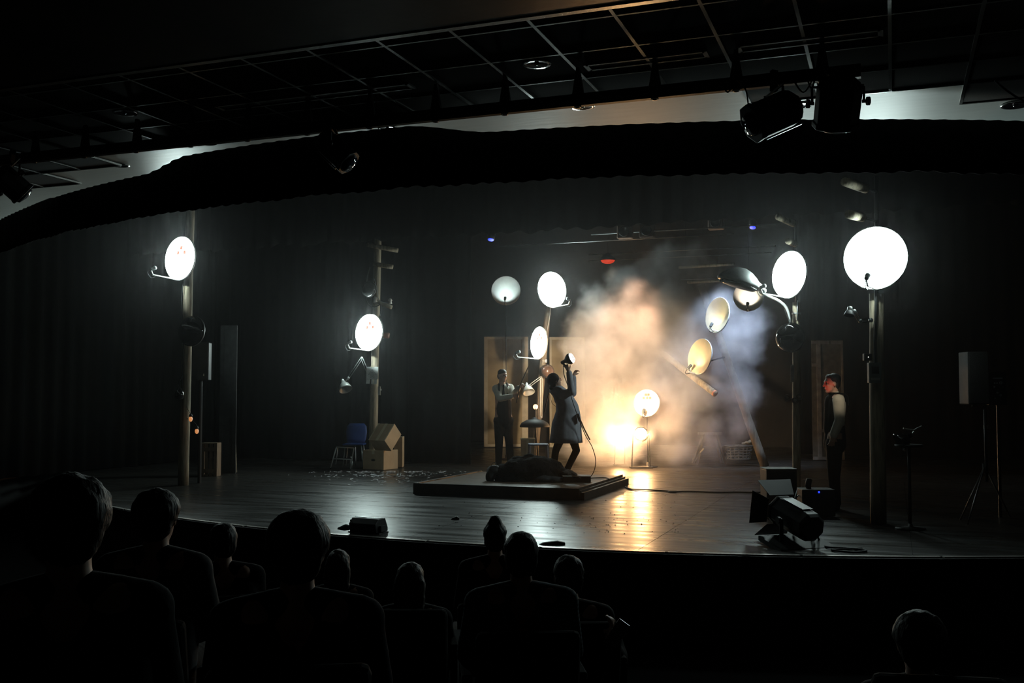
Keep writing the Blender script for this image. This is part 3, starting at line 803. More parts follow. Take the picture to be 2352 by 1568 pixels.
# ------------------------------------------------------------------ swing-arm desk lamps
def shade_mesh(c, ax, L, r): return MB().lathe(c, ax, [(r * .28, -L * .35), (r * .30, -L * .05), (r * .45, 0), (r * .7, L * .25), (r * .95, L * .8), (r, L), (r * .95, L * .98), (r * .6, L * .3), (r * .1, 0.02)], 20)
def swing_lamp(label, pts, d, head, aim, m, r=.12):
    """pts: clamp, elbow, head joint (pixels)"""
    P = [U(x, y, d + k) for x, y, k in pts]
    t = thing('swing_arm_lamp', label, 'lamp', P[0], 'swing-arm lamps on the set')
    off = FH * .03
    for i in range(len(P) - 1):
        dv = (P[i + 1] - P[i]).normalized(); sdv = dv.cross(FH).normalized() * .018
        for s in (-1, 1):
            MB().tube([P[i] + sdv * s, P[i + 1] + sdv * s], .0065, 6).build('arm_rod', m, t, True)
    for q in P: MB().lathe(q - off * .5, FH, [(.022, 0), (.026, .01), (.022, .03)], 12).build('joint', M_steel, t, True)
    hd = U(head[0], head[1], d + pts[-1][2]); a = (U(aim[0], aim[1], d + pts[-1][2] - .1) - hd).normalized()
    MB().tube([P[-1], hd], .008, 6).build('neck', m, t, True)
    sh = shade_mesh(hd, a, r * 1.15, r).build('shade', m, t, True)
    MB().lathe(hd - a * (r * .7), a, [(.02, 0), (.03, .01), (.03, .05), (.02, .06)], 12).build('socket', M_steel, t, True)
    return t, hd, a
M_lampgrey = mat('grey_lamp_enamel', (.30, .32, .31), .4, .2)
swing_lamp('grey swing-arm lamp hanging left of the pinned paper', [(848, 864, -.15), (831, 822, -.2), (800, 868, -.25)], D_ML, (789, 880), (796, 900), M_lampgrey, .13)
swing_lamp('white swing-arm lamp in front of the orange-lit pole', [(1243, 958, -.5), (1243, 866, -.5), (1217, 885, -.55)], D_C, (1211, 888), (1216, 906), M_whiteplastic, .12)
sl_t, sl_h, sl_a = swing_lamp('small dark swing-arm lamp clamped to the far-right pole', [(2000, 735, -.05), (1976, 737, -.1), (1962, 715, -.12)], D_BIG, (1952, 712), (1940, 800), M_blackmetal, .06)
lamp('SPOT', sl_h + (U(1925, 925, 12.95) - sl_h).normalized() * .09, (1, .86, .62), 40, sl_t, U(1925, 925, 12.95), .03, 17, .7)
# lying lamp on the dark clutter at far right
p = U(2085, 1003, 11.2)
t = thing('desk_lamp', 'dark shiny lamp head lying on the clutter at far right', 'lamp', p - Z * .05)
shade_mesh(p, Vector((-.6, -.2, -.4)), .12, .11).build('shade', M_dome, t, True)
MB().tube(bez([p + Vector((.05, 0, .04)), U(2098, 988, 11.2), U(2075, 984, 11.2)], 6), .008, 6).build('arm_rod', M_steel, t, True)
MB().tube(bez([U(2098, 988, 11.2), U(2105, 984, 11.2), U(2117, 978, 11.2)], 6), .006, 6).build('handle', M_steel, t, True)
# ------------------------------------------------------------------ scenery flats
M_greyflat = mat('grey_beige_flat', (.15, .14, .105), .85)
M_greyrail = mat('grey_beige_rail', (.30, .30, .27), .8)
M_darkflat = mat('dark_grey_flat', (.03, .032, .032), .85)
def flat(label, pxa, pxb, d, z1, uprights, rails, m1=M_flat, m2=M_flatrail):
    a, b = ground(pxa, d), ground(pxb, d); b = Vector((b.x, a.y, 0)) if False else b
    t = thing('scenery_flat', label, 'scenery flat', (a + b) / 2, 'cream scenery flats at the back')
    w = (b - a).normalized(); nrm = Vector((w.y, -w.x, 0)).normalized()
    if nrm.dot(CAM - a) < 0: nrm = -nrm
    MB().box((a + b) / 2 + Z * (z1 / 2 + .02), ((b - a).length, .02, z1), (w, nrm, Z)).build('board', m1, t)
    for k, wd in uprights:
        p = a + (b - a) * k + nrm * .022
        MB().box(p + Z * (z1 / 2 + .02), (wd, .024, z1 - .01), (w, nrm, Z)).build('upright_rail', m2, t)
    for h, k0, k1 in rails:
        p, q = a + (b - a) * k0, a + (b - a) * k1
        MB().box((p + q) / 2 + nrm * .02 + Z * (h * z1), ((q - p).length, .02, .07), (w, nrm, Z)).build('cross_rail', m2, t)
    for s in (.25, .75):
        p = a + (b - a) * s - nrm * .3
        MB().bar(p + Z * .02, a + (b - a) * s - nrm * .01 + Z * (z1 * .6), .04, .04).build('brace', M_log, t)
    return t
flat('cream scenery flat with pale rails behind the man holding a rod', 1113, 1213, 27.6, 2.98, [(.03, .10), (.47, .10), (.93, .16)], [(.995, 0, 1), (.02, 0, 1)])
flat('cream scenery flat behind the reaching person head', 1262, 1342, 27.4, 2.96, [(.04, .05), (.46, .10), (.97, .08)], [(.995, 0, 1), (.02, 0, 1)])
flat('tall narrow cream flat behind the man at right', 1865, 1936, 22.4, 2.62, [(.22, .09), (.98, .04)], [(.99, 0, .56), (.99, .64, 1), (.02, 0, 1), (.80, 0, .2), (.25, .25, .6)], m1=M_greyflat, m2=M_greyrail)
flat('faint tall dark flat standing by the left drape', 508, 542, 18.6, 2.7, [(.05, .06), (.95, .06)], [(.99, 0, 1)], m1=M_darkflat, m2=M_darkflat)

# ------------------------------------------------------------------ cardboard boxes, step stool, blue chair
def carton(label, c, size, ax, hole=False, tape_top=True, tape_front=False, frame_edge=False):
    t = thing('cardboard_box', label, 'box', V(c) - ax[2] * (size[2] / 2), 'cardboard boxes by the pole')
    c = V(c)
    MB().box(c, size, ax).build('body', M_card, t, bevel=.006)
    if tape_top: MB().box(c + ax[2] * (size[2] / 2 + .001), (.06, size[1] * 1.0, .002), ax).build('tape', M_tape, t)
    if tape_front: MB().box(c - ax[1] * (size[1] / 2 + .002) + ax[2] * (size[2] * .40), (.06, .002, size[2] * .2), ax).build('tape', M_tape, t)
    if hole: MB().ell(c - ax[1] * (size[1] / 2 + .001), (.05, .004, .02), ax).build('hand_hole', M_black, t)
    for s in (-1, 1):
        MB().box(c + ax[2] * (size[2] / 2 + .002) + ax[0] * (s * (size[0] / 2 - .012)), (.022, size[1], .003), ax).build('edge_fold', M_tape, t)
    return t
yaw = Quaternion(Z, R(-30) + TH)
ax_b = (yaw @ Vector((1, 0, 0)), yaw @ Vector((0, 1, 0)), Z)
p = G(873, 1080)
# lower box: corner toward the viewer
cb = p + ax_b[1] * .26 - ax_b[0] * .19 + Z * .19
carton('cardboard box with an oval hand hole, lowest of the stack', cb + ax_b[0] * 0.0, (.50, .46, .37), ax_b, hole=True, tape_front=True)
e2 = (RIGHT * .16 + Z * .31 + FH * .25).normalized(); e1 = (RIGHT * .34 - FH * .2); e1 = (e1 - e2 * e1.dot(e2)).normalized(); e3 = e1.cross(e2)
if e3.z < 0: e3 = -e3
top_c = U(846, 1010, 19.55) + e1 * .20 + e2 * .215 - e3 * .15
carton('taped cardboard box tipped on its edge on top of the lower box', top_c, (.40, .43, .30), (e1, e2, e3))
p = G(908, 1074)
carton('tall narrow pale carton right of the stacked boxes', p + Z * .31 + FH * .12 + RIGHT * .06, (.17, .32, .60), (RIGHT, FH, Z), tape_top=False)
# step stool
p = G(790, 1076)
t = thing('step_stool', 'chrome folding step stool with two black treads', 'step stool', p)
def SS(px, py, k=0): return U(px, py, 19.9 + k)
w0, w1 = SS(760, 1074), SS(806, 1076)
for (a, b, c_) in (((759, 1074), (773, 1026), 0), ((805, 1077), (813, 1028), 0)):
    MB().tube([SS(*a), SS(*b)], .013, 8).build('front_leg', M_brushed, t, True)
    MB().tube([SS(a[0] + 12, a[1] - 8, .45), SS(b[0] + 3, b[1] - 1, .16)], .011, 8).build('rear_leg', M_brushed, t, True)
MB().tube([SS(773, 1026), SS(813, 1028)], .013, 8).build('top_rail', M_brushed, t, True)
MB().tube([SS(766, 1053), SS(809, 1055)], .013, 8).build('step_rail', M_brushed, t, True)
MB().box((SS(773, 1024, .1) + SS(815, 1026, .1)) / 2, (.36, .22, .03), (RIGHT, FH, Z)).build('tread', M_rubber, t)
MB().box((SS(766, 1052, .08) + SS(809, 1054, .08)) / 2, (.36, .16, .025), (RIGHT, FH, Z)).build('tread', M_rubber, t)
for q in ((759, 1075), (805, 1078)): MB().cap(SS(*q), .016, SS(q[0], q[1] + 2), .016, 8).build('foot', M_rubber, t)
# blue shell chair
p = ground(815, 20.6)
t = thing('plastic_chair', 'blue plastic chair behind the step stool', 'chair', p)
rs = []
for k, (h, w, dy) in enumerate([(.46, .17, .02), (.55, .20, .04), (.68, .215, .07), (.80, .20, .09), (.86, .15, .10)]):
    rs.append([p + RIGHT * (w * math.cos(q)) * 1.0 + FH * (.2 + dy + .03 * math.sin(q)) + Z * (h + .0) for q in [2 * math.pi * i / 20 for i in range(20)]])
MB().rings(rs).build('backrest', M_blueplastic, t, True)
MB().box(p + Z * .45, (.42, .42, .03), (RIGHT, FH, Z)).build('seat', M_blueplastic, t, bevel=.014)
for sx_ in (-1, 1):
    for sy_ in (-1, 1):
        MB().tube([p + RIGHT * (.20 * sx_) + FH * (.2 * sy_) + Z * .01, p + RIGHT * (.16 * sx_) + FH * (.15 * sy_) + Z * .44], .011, 8).build('leg', M_steel, t, True)
# small bottle and cloth under the stool
p = ground(807, 20.2)
t = thing('spray_bottle', 'small pale bottle on the floor behind the step stool', 'bottle', p)
MB().lathe(p, (0, 0, 1), [(.035, 0), (.04, .01), (.04, .12), (.02, .16), (.012, .17), (.012, .20)], 14).build('body', M_whiteplastic, t, True)
MB().lathe(p, (0, 0, 1), [(.018, .195), (.018, .225)], 12).build('cap', M_paper, t)
# scattered paper scraps
mb = MB(); rnd = random.Random(3)
for k in range(620):
    px = rnd.gauss(885, 80); py = 1083 + abs(rnd.gauss(0, 8)) * (1 + .8 * math.sin(px * .11)) + (9 if rnd.random() < .15 else 0)
    c = G(px, py); a = rnd.uniform(0, 6.28); s1, s2 = rnd.uniform(.006, .035), rnd.uniform(.005, .018)
    x = Vector((math.cos(a), math.sin(a), rnd.uniform(-.15, .15))); y = Vector((-math.sin(a), math.cos(a), rnd.uniform(-.15, .15)))
    c.z = .006 + rnd.random() * .01
    mb.add([c - x * s1 - y * s2, c + x * s1 - y * s2, c + x * s1 * .8 + y * s2, c - x * s1 + y * s2 * .7], [(0, 1, 2, 3)])
o = mb.build('paper_scraps', mat('pale_scrap', (.7, .7, .74), .8), org=G(885, 1088))
tag(o, 'pale paper scraps strewn on the floor below the boxes', 'scraps', kind='stuff')
mb = MB(); rnd = random.Random(5)
for k in range(150):
    c = G(rnd.uniform(1330, 1560), rnd.uniform(1135, 1225)) if k < 100 else G(rnd.uniform(1000, 1330), rnd.uniform(1150, 1230))
    s = rnd.uniform(.002, .006); c.z = s * .6
    mb.ell(c, (s * 1.6, s, s * .7), n=5, m=3)
tag(mb.build('floor_crumbs', mat('dark_crumb', (.02, .018, .015), .9), org=G(1400, 1190)), 'dark crumbs scattered on the lit stage floor', 'crumbs', kind='stuff')

# ------------------------------------------------------------------ things on the left pole
p = U(462, 830, D_L + .5)
t = thing('metal_cabinet', 'dark grey wall cabinet beside the leftmost pole', 'cabinet', p - Z * .3)
MB().box(p, (.30, .16, .62), (RIGHT, FH, Z)).build('body', mat('dark_grey_steel', (.045, .047, .05), .5), t, bevel=.01)
MB().box(p - FH * .085, (.26, .012, .57), (RIGHT, FH, Z)).build('door', mat('dark_grey_steel', (.045, .047, .05), .5), t)
MB().box(p - FH * .095 + RIGHT * .08 - Z * .22, (.02, .02, .04), (RIGHT, FH, Z)).build('latch', M_chrome, t)
MB().tube([p - Z * .31, Vector((p.x, p.y, 0))], .03, 8).build('post', M_blackmetal, t)
for (px, py, lb) in ((438, 962, 'small amber lamp on the leftmost pole, upper of two'), (452, 990, 'small amber lamp on the leftmost pole, lower of two')):
    c = U(px, py, D_L - .15)
    t = thing('amber_lamp', lb, 'lamp', c - Z * .05, 'small amber lamps')
    MB().ell(c, (.030, .030, .042)).build('bulb', emit_mat('amber_glow', (1.0, .38, .12), .55), t, True)
    MB().lathe(c + Z * .035, (0, 0, 1), [(.028, 0), (.032, .01), (.02, .04), (.008, .05)], 12).build('socket', M_blackmetal, t, True)
    MB().tube(bez([c + Z * .08, c + Z * .14 - RIGHT * .04, U(428, py - 30, D_L)], 6), .004, 6).build('cord', M_rubber, t, True)
    MB().lathe(c, (0, 0, 1), [(.045, -.02), (.047, -.015), (.047, .03), (.04, .045)], 10, False).build('guard', M_leather, t) if False else None
c = U(412, 905, D_L - .1)
t = thing('smoked_dome', 'small dark bottle-shaped lamp left of the leftmost pole', 'lamp', c - Z * .12)
MB().lathe(c, (0, 0, 1), [(.02, .22), (.02, .10), (.05, .06), (.075, 0), (.07, -.06), (.02, -.10)], 18).build('bulb', M_dome, t, True)
MB().tube([c + Z * .2, U(420, 860, D_L)], .01, 6).build('cord', M_rubber, t)
# slatted crate
p = G(479, 1094)
t = thing('wooden_crate', 'dark slatted wooden crate on end beside the leftmost pole', 'crate', p)
m_cr = mat('crate_wood', (.16, .11, .07), .85, var=.3, stretch=(3, 3, .4))
wv, dv = RIGHT, FH
for k in range(4): MB().box(p + wv * (-.115 + .077 * k) + Z * .29 - dv * .0, (.055, .014, .58), (wv, dv, Z)).build('slat', m_cr, t)
for h in (.10, .48): MB().box(p + Z * h - dv * .014, (.30, .014, .07), (wv, dv, Z)).build('batten', m_cr, t)
for s in (-1, 1): MB().box(p + wv * (.14 * s) + dv * .13 + Z * .29, (.014, .25, .58), (wv, dv, Z)).build('side', m_cr, t)
MB().box(p + dv * .13 + Z * .585, (.29, .25, .014), (wv, dv, Z)).build('end_board', m_cr, t)
MB().box(p + dv * .13 + Z * .012, (.29, .25, .014), (wv, dv, Z)).build('end_board', m_cr, t)

# ------------------------------------------------------------------ paper and small things on the crossarm pole
c = U(855, 860, D_ML - .22)
t = thing('pinned_paper', 'white paper with a pencil drawing, cut into strips at the bottom', 'paper', c - Z * .16)
u_, w_ = Z, RIGHT
MB().box(c + Z * .03, (.225, .003, .24), (w_, FH, u_)).build('sheet', M_paper, t)
for x0, wd, h, sk in ((-.075, .07, .085, -.01), (.0, .03, .09, -.004), (.065, .055, .09, -.008)):
    MB().prism([c + w_ * (x0 - wd / 2) - Z * .09, c + w_ * (x0 + wd / 2) - Z * .09, c + w_ * (x0 + wd / 2 + sk) - Z * (.09 + h), c + w_ * (x0 - wd / 2 + sk) - Z * (.09 + h)], FH * .002).build('paper_strip', M_paper, t)
def stroke(pts, r=.0016): return [c - FH * .003 + w_ * (x * .225) + Z * (.03 + y * .24) for x, y in pts]
dr = MB()
for pts in ([(0, .28), (-.10, .14), (-.17, .05), (-.34, -.12)], [(0, .28), (.1, .14), (.2, .05), (.36, -.10)], [(-.17, .03), (-.13, -.2), (-.2, -.4), (0, -.42), (.2, -.4), (.13, -.2), (.17, .03)], [(-.05, .1), (-.06, -.3)], [(.05, .12), (.05, -.3)], [(-.1, .02), (0, .1), (.1, .02)], [(-.14, -.36), (0, -.30), (.14, -.36)], [(-.45, -.48), (.42, -.48)], [(-.34, -.12), (-.2, -.1)], [(.36, -.1), (.2, -.09)]):
    dr.tube(stroke(pts), .0022, 4)
dr.build('pencil_drawing', M_ink, [o for o in t.children if o.name.startswith('sheet')][0])
MB().box(c + Z * .155 - FH * .003, (.06, .004, .025), (w_, FH, u_)).build('tape', M_tape, t)
c = U(871, 897, D_ML - .05)
t = thing('switch_box', 'small grey switch box on the pole below the paper', 'switch box', c - Z * .08)
MB().box(c, (.05, .05, .17), (RIGHT, FH, Z)).build('body', mat('grey_box', (.22, .22, .2), .5), t, bevel=.006)
MB().box(c + RIGHT * .035 + Z * .02, (.015, .03, .035), (RIGHT, FH, Z)).build('switch', M_whiteplastic, t)
c = U(888, 770, D_ML + .05)
t = thing('red_can_lamp', 'small reddish can lamp right of the dish above the paper', 'lamp', c - Z * .06)
MB().lathe(c, (RIGHT - Z * .1), [(.05, -.06), (.055, -.05), (.055, .05), (.045, .055)], 16).build('can', mat('reddish_metal', (.35, .16, .12), .4, .4), t, True)
MB().tube([c - RIGHT * .05, U(868, 772, D_ML + .2)], .01, 6).build('bracket', M_steel, t)

# ------------------------------------------------------------------ orange lamp at the middle pole, stool, bin, hood
c = U(1230, 934, D_C - .55)
t = thing('orange_lamp', 'small round lamp glowing orange at the foot of the middle pole', 'lamp', c - Z * .05)
ax_l = (to_cam(c) * .55 + Z * .5 + RIGHT * .1).normalized()
MB().lathe(c, -to_cam(c), [(.052, 0), (.055, .01), (.045, .08), (.02, .1)], 18).build('can', M_blackmetal, t, True)
MB().lathe(c, to_cam(c), [(.05, 0), (.046, .006), (.02, .012), (.001, .013)], 18).build('lens', emit_mat('orange_lens', (1.0, .45, .18), 2.6), t, True)
MB().ell(c + to_cam(c) * .014, (.008, .008, .008)).build('filament_cap', M_leather, t)
MB().tube([c - Z * .03, ground(1230, D_C - .55) + Z * .0], .012, 8).build('stand', M_blackmetal, t)
lamp('SPOT', c + Z * .06 + FH * .04, (1.0, .36, .08), 75, t, U(1240, 720, D_C + .1), .02, 26, .5)
p = ground(1212, 19.4)
t = thing('waste_bin', 'brown cardboard bin with a pale rim behind the dark heap', 'bin', p)
MB().box(p + Z * .30, (.26, .26, .60), (RIGHT, FH, Z)).build('body', M_card, t, bevel=.008)
MB().box(p + Z * .61, (.28, .28, .03), (RIGHT, FH, Z)).build('rim', M_tape, t)
MB().box(p - FH * .132 + Z * .3, (.05, .004, .58), (RIGHT, FH, Z)).build('tape', M_tape, t)
p = U(1228, 978, 19.2)
t = thing('lamp_hood', 'wide dark dome-shaped hood over the brown bin', 'lamp hood', ground(1240, 19.6))
MB().lathe(p, (0, 0, 1), [(.28, -.02), (.285, 0), (.25, .06), (.16, .11), (.05, .135), (.04, .16), (.01, .165)], 28).build('hood', M_black, t, True)
MB().tube([p + Z * .1, Vector((p.x, p.y, .0)) + RIGHT * .1 + FH * .3], .016, 8).build('stand', M_blackmetal, t)
p = ground(1236, 18.0)
t = thing('plastic_stool', 'small blue-topped stool behind the dark heap', 'stool', p)
zt_ = (U(1236, 1020, 18.0)).z
MB().box(p + Z * zt_, (.36, .30, .03), (RIGHT, FH, Z)).build('seat', mat('blue_grey_plastic', (.05, .06, .16), .4), t, bevel=.012)
for sx_ in (-1, 1):
    for sy_ in (-1, 1):
        MB().bar(p + RIGHT * (.18 * sx_) + FH * (.15 * sy_) + Z * .0, p + RIGHT * (.15 * sx_) + FH * (.12 * sy_) + Z * zt_, .04, .04).build('leg', mat('pale_stool_leg', (.32, .30, .33), .5), t)

# ------------------------------------------------------------------ warm floor lamps in the smoke
def floor_lamp(px, py, d, label, power, es, r):
    c = U(px, py, d); base = Vector((c.x, c.y, 0))
    t = thing('floor_lamp', label, 'lamp', base, 'warm floor lamps in the smoke')
    n = (to_cam(c) + Z * .15).normalized()
    MB().lathe(c, -n, [(r, -.01), (r * 1.1, 0), (r * 1.1, .14), (r * .6, .2)], 18).build('can', M_blackmetal, t, True)
    MB().lathe(c, n, [(r * .98, 0), (r * .8, .02), (r * .3, .035), (.002, .036)], 18).build('lens', emit_mat('warm_lens', (1, .66, .3), es), t, True)
    for s in (-1, 1): MB().tube([c + RIGHT * (s * r * 1.2), base + RIGHT * (s * r * 1.4) + Z * .0], .012, 6).build('yoke_leg', M_blackmetal, t)
    MB().box(base + Z * .012, (r * 3.4, .25, .02), (RIGHT, FH, Z)).build('foot', M_blackmetal, t)
    lamp('POINT', c + n * .10, WARM, power, t, None, .06)
    return c
floor_lamp(1423, 1003, 20.9, 'small warm lamp on the stage floor, left of two in the smoke', 150, 40, .075)
floor_lamp(1472, 996, 20.2, 'large warm lamp on the stage floor, right of two in the smoke', 175, 120, .13)

# ------------------------------------------------------------------ platform with heap
pa, pb, pc, pd = G(1010, 1118), G(1325, 1146), G(1446, 1110), G(1140, 1088)
x0, x1, y0, y1 = -6.62, -3.55, 13.9, 16.9
fl_ = G(1322, 1148); br = G(1443, 1113)
x1 = (fl_.x + br.x) / 2; y0 = fl_.y; y1 = br.y; x0 = x1 - 2.55
t = thing('stage_platform', 'low dark wooden platform with stepped edge boards', 'platform', ((x0 + x1) / 2, (y0 + y1) / 2, 0))
hp = .15
MB().box(((x0 + x1) / 2, (y0 + y1) / 2, hp / 2 - .02), (x1 - x0 - .12, y1 - y0 - .12, hp - .06)).build('core', M_black, t)
m_pl = mat('platform_plank', (.13, .085, .055), .5, var=.3, scale=6, stretch=(.4, 4, 1))
npk = 12
for k in range(npk):
    yy = y0 + .06 + (y1 - y0 - .12) * (k + .5) / npk
    MB().box(((x0 + x1) / 2, yy, hp - .012), (x1 - x0 - .16, (y1 - y0 - .12) / npk - .006, .024)).build('plank', m_pl, t)
m_ed = mat('dark_edge_board', (.05, .036, .028), .55, var=.3)
for (xa, w, h) in ((x1 - .05, .05, hp + .012), (x1 - .005, .04, hp - .02), (x1 + .045, .05, hp - .045)):
    MB().box((xa, (y0 + y1) / 2, h / 2), (w - .006, y1 - y0, h)).build('edge_board', m_ed, t)
MB().box(((x0 + x1) / 2, y0, (hp + .01) / 2), (x1 - x0, .05, hp + .01)).build('edge_board', m_ed, t)
MB().box(((x0 + x1) / 2, y1 + .03, (hp - .02) / 2), (x1 - x0, .05, hp - .02)).build('edge_board', m_ed, t)
MB().box((x0 + .02, (y0 + y1) / 2, (hp + .01) / 2), (.05, y1 - y0, hp + .01)).build('edge_board', m_ed, t)
# the heap: one shaggy dark mass
def blob(name, label, cat, pts, d, m, vox=.02, amp=.03, org=None, base=hp):
    mb = MB()
    for px, py, k, rx, ry, rz in pts:
        c = U(px, py, d + k); mb.ell(c, (rx, ry, rz), (RIGHT, FH, Z), 14, 8)
    o = mb.build(name, m, org=org or Vector((mb.v[0].x, mb.v[0].y, base)), remesh=vox)
    tx_ = bpy.data.textures.new(name, 'CLOUDS'); tx_.noise_scale = .09; tx_.noise_depth = 3
    dm = o.modifiers.new('lumps', 'DISPLACE'); dm.texture = tx_; dm.strength = amp * 2; dm.mid_level = .5; dm.texture_coords = 'LOCAL'
    tag(o, label, cat)
    return o
D_H = 15.6
blob('cloth_heap', 'shaggy black cloth heap lying on the low platform', 'heap', [
    (1195, 1082, 0, .30, .28, .20), (1235, 1078, 0, .30, .28, .21), (1188, 1063, .1, .12, .14, .11), (1215, 1060, .1, .16, .15, .12), (1262, 1075, .05, .20, .2, .16),
    (1160, 1086, 0, .22, .2, .14), (1290, 1092, 0, .14, .16, .12), (1180, 1100, -.1, .3, .2, .1), (1250, 1102, -.1, .3, .2, .1), (1275, 1085, 0, .2, .2, .12)], D_H, M_fur)
blob('black_bag', 'small black bag with a shiny wire handle left of the heap', 'bag', [
    (1135, 1082, -.05, .12, .12, .10), (1126, 1094, -.1, .075, .09, .10), (1150, 1088, -.05, .10, .10, .07)], D_H, M_rubber, .016, .012)
hd_ = MB().tube(bez([U(1128, 1070, D_H - .15), U(1131, 1064, D_H - .15), U(1137, 1062, D_H - .15), U(1141, 1069, D_H - .15)], 6), .006, 6).build('handle', M_chrome, smooth=True)
bag = [o for o in bpy.data.objects if o.name.startswith('black_bag')][0]
hd_.data.transform(Matrix.Translation(-bag.location)); hd_.parent = bag
blob('grey_bundle', 'grey soft bundle in front of the black heap', 'bundle', [
    (1250, 1101, -.3, .14, .12, .06), (1275, 1103, -.3, .16, .12, .06), (1238, 1106, -.3, .08, .1, .05)], D_H, M_greycloth, .016, .015)
blob('fur_roll', 'dark furry roll at the right end of the heap', 'fur roll', [
    (1305, 1090, -.15, .11, .1, .075), (1318, 1093, -.18, .06, .08, .06), (1290, 1092, -.1, .09, .1, .07)], D_H, mat('dark_brown_fur', (.05, .04, .033), .95, bump=.8, scale=40), .014, .03)
p = G(1325, 1108, hp)
t = thing('tool_case', 'flat dark case at the right of the heap on the platform', 'case', p)
MB().box(p + Z * .045 + FH * .1, (.42, .22, .09), (RIGHT, FH, Z)).build('body', M_black, t, bevel=.008)
MB().box(p + Z * .092 + FH * .1, (.42, .22, .006), (RIGHT, FH, Z)).build('lid', M_leather, t)
MB().tube(bez([p + Z * .06 - RIGHT * .06 - FH * .01, p + Z * .09 - FH * .03, p + Z * .06 + RIGHT * .06 - FH * .01], 5), .008, 6).build('handle', M_rubber, t)

# ------------------------------------------------------------------ cables on the floor
pts = [(1436, 1118), (1450, 1123), (1480, 1124), (1530, 1127), (1545, 1129), (1580, 1128), (1640, 1130), (1700, 1130), (1770, 1131)]
o = MB().tube(bez([G(x, y, .012) for x, y in pts], 6), .011, 6).build('floor_cable', M_rubber, smooth=True, org=G(1545, 1129))
tag(o, 'black cable running across the stage floor to the right', 'cable')
MB().lathe(G(1545, 1130, .001), (0, 0, 1), [(.07, 0), (.075, .01), (.06, .022), (.02, .024)], 14).build('cable_joint', M_rubber, o)
bpy.data.objects[o.name]
for ch in o.children: ch.location = (0, 0, 0)
pts = [(1330, 1099), (1370, 1097), (1392, 1097), (1398, 1100)]
o = MB().tube(bez([G(x, y, hp + .014) for x, y in pts], 6), .010, 6).build('platform_cable', M_rubber, smooth=True, org=G(1370, 1098, hp))
tag(o, 'short black cable lying on the platform boards', 'cable')

# ------------------------------------------------------------------ basket and sticks at right in the smoke
p = G(1697, 1056)
t = thing('plastic_basket', 'grey slatted laundry basket at the right edge of the smoke', 'basket', p)
m_bk = mat('grey_basket', (.15, .15, .15), .6)
rx, ry = .30, .22
for h in (.03, .09, .15, .21, .27):
    k = .82 + .18 * h / .3
    MB().tube([p + RIGHT * (rx * k * math.cos(a)) + FH * (ry * k * math.sin(a)) + Z * h for a in [2 * math.pi * i / 24 for i in range(25)]], .012, 6).build('hoop', m_bk, t, True)
for i in range(18):
    a = 2 * math.pi * i / 18
    q = RIGHT * (rx * math.cos(a)) + FH * (ry * math.sin(a))
    MB().bar(p + q * .83 + Z * .01, p + q * 1.0 + Z * .30, .03, .008, q).build('stave', m_bk, t)
MB().tube([p + RIGHT * (rx * 1.02 * math.cos(a)) + FH * (ry * 1.02 * math.sin(a)) + Z * .31 for a in [2 * math.pi * i / 24 for i in range(25)]], .018, 8).build('rim', m_bk, t, True)
MB().lathe(p + Z * .008, (0, 0, 1), [(.2, 0), (.2, .012)], 20).build('bottom', m_bk, t)
blob('crumpled_cloth', 'pale crumpled cloth on the rim of the grey basket', 'cloth', [(1716, 1016, 0, .07, .06, .03), (1724, 1013, .03, .05, .05, .03), (1708, 1018, 0, .05, .05, .03)], (p - CAM).dot(FWD), mat('pale_cloth', (.32, .30, .24), .9), .01, .02, base=.30)
a, b = G(1595, 1055, .03), U(1616, 1030, 20.6)
t = thing('brush', 'pale-headed brush leaning near the floor in the smoke', 'brush', a)
MB().tube([a, b], .014, 8).build('handle', M_flatrail, t, True)
MB().cap(a, .045, a + (b - a) * .22, .03).build('head', M_paper, t, True)
p = ground(1632, 21.2)
t = thing('sawhorse', 'faint wooden trestle standing behind the brush', 'trestle', p)
for s in (-1, 1):
    MB().bar(p + RIGHT * (s * .3), p + RIGHT * (s * .12) + Z * .62, .05, .04).build('leg', M_logdark, t)
    MB().bar(p + RIGHT * (s * .3) + FH * .45, p + RIGHT * (s * .12) + FH * .2 + Z * .62, .05, .04).build('leg', M_logdark, t)
MB().bar(p - RIGHT * .25 + Z * .64 + FH * .1, p + RIGHT * .25 + Z * .64 + FH * .1, .09, .05).build('top_beam', M_logdark, t)

# ------------------------------------------------------------------ right pole: paper tag, clip lamps, red lamp
c = U(1820, 858, D_R - .02)
t = thing('paper_tag', 'narrow pale paper tag on the right pole', 'paper tag', c - Z * .12)
MB().box(c, (.055, .003, .25), (RIGHT, FH, (Z + RIGHT * .03).normalized())).build('sheet', mat('grey_paper', (.36, .36, .36), .8), t)
MB().box(c + Z * .125, (.03, .006, .015), (RIGHT, FH, Z)).build('pin', M_steel, t)
c = U(1812, 913, D_R - .12)
for k, (px, py, lb) in enumerate([(1808, 912, 'left'), (1826, 918, 'middle'), (1836, 910, 'right')]):
    c = U(px, py, D_R - .12)
    t = thing('clip_lamp', 'small dark clip lamp low on the right pole, %s of three' % lb, 'lamp', c - Z * .05, 'clip lamps on the right pole')
    n = (to_cam(c) - Z * .2).normalized()
    MB().lathe(c, n, [(.02, -.08), (.035, -.06), (.04, .02), (.05, .05), (.046, .05), (.03, .0)], 16).build('shade', mat('dull_brown_metal', (.09, .07, .06), .45, .3), t, True)
    MB().ell(c + n * .03, (.022, .022, .022)).build('bulb', mat('grey_bulb', (.3, .29, .27), .3), t, True)
    MB().tube([c - n * .07, U(1826, 920, D_R + .06)], .008, 6).build('clip', M_steel, t)
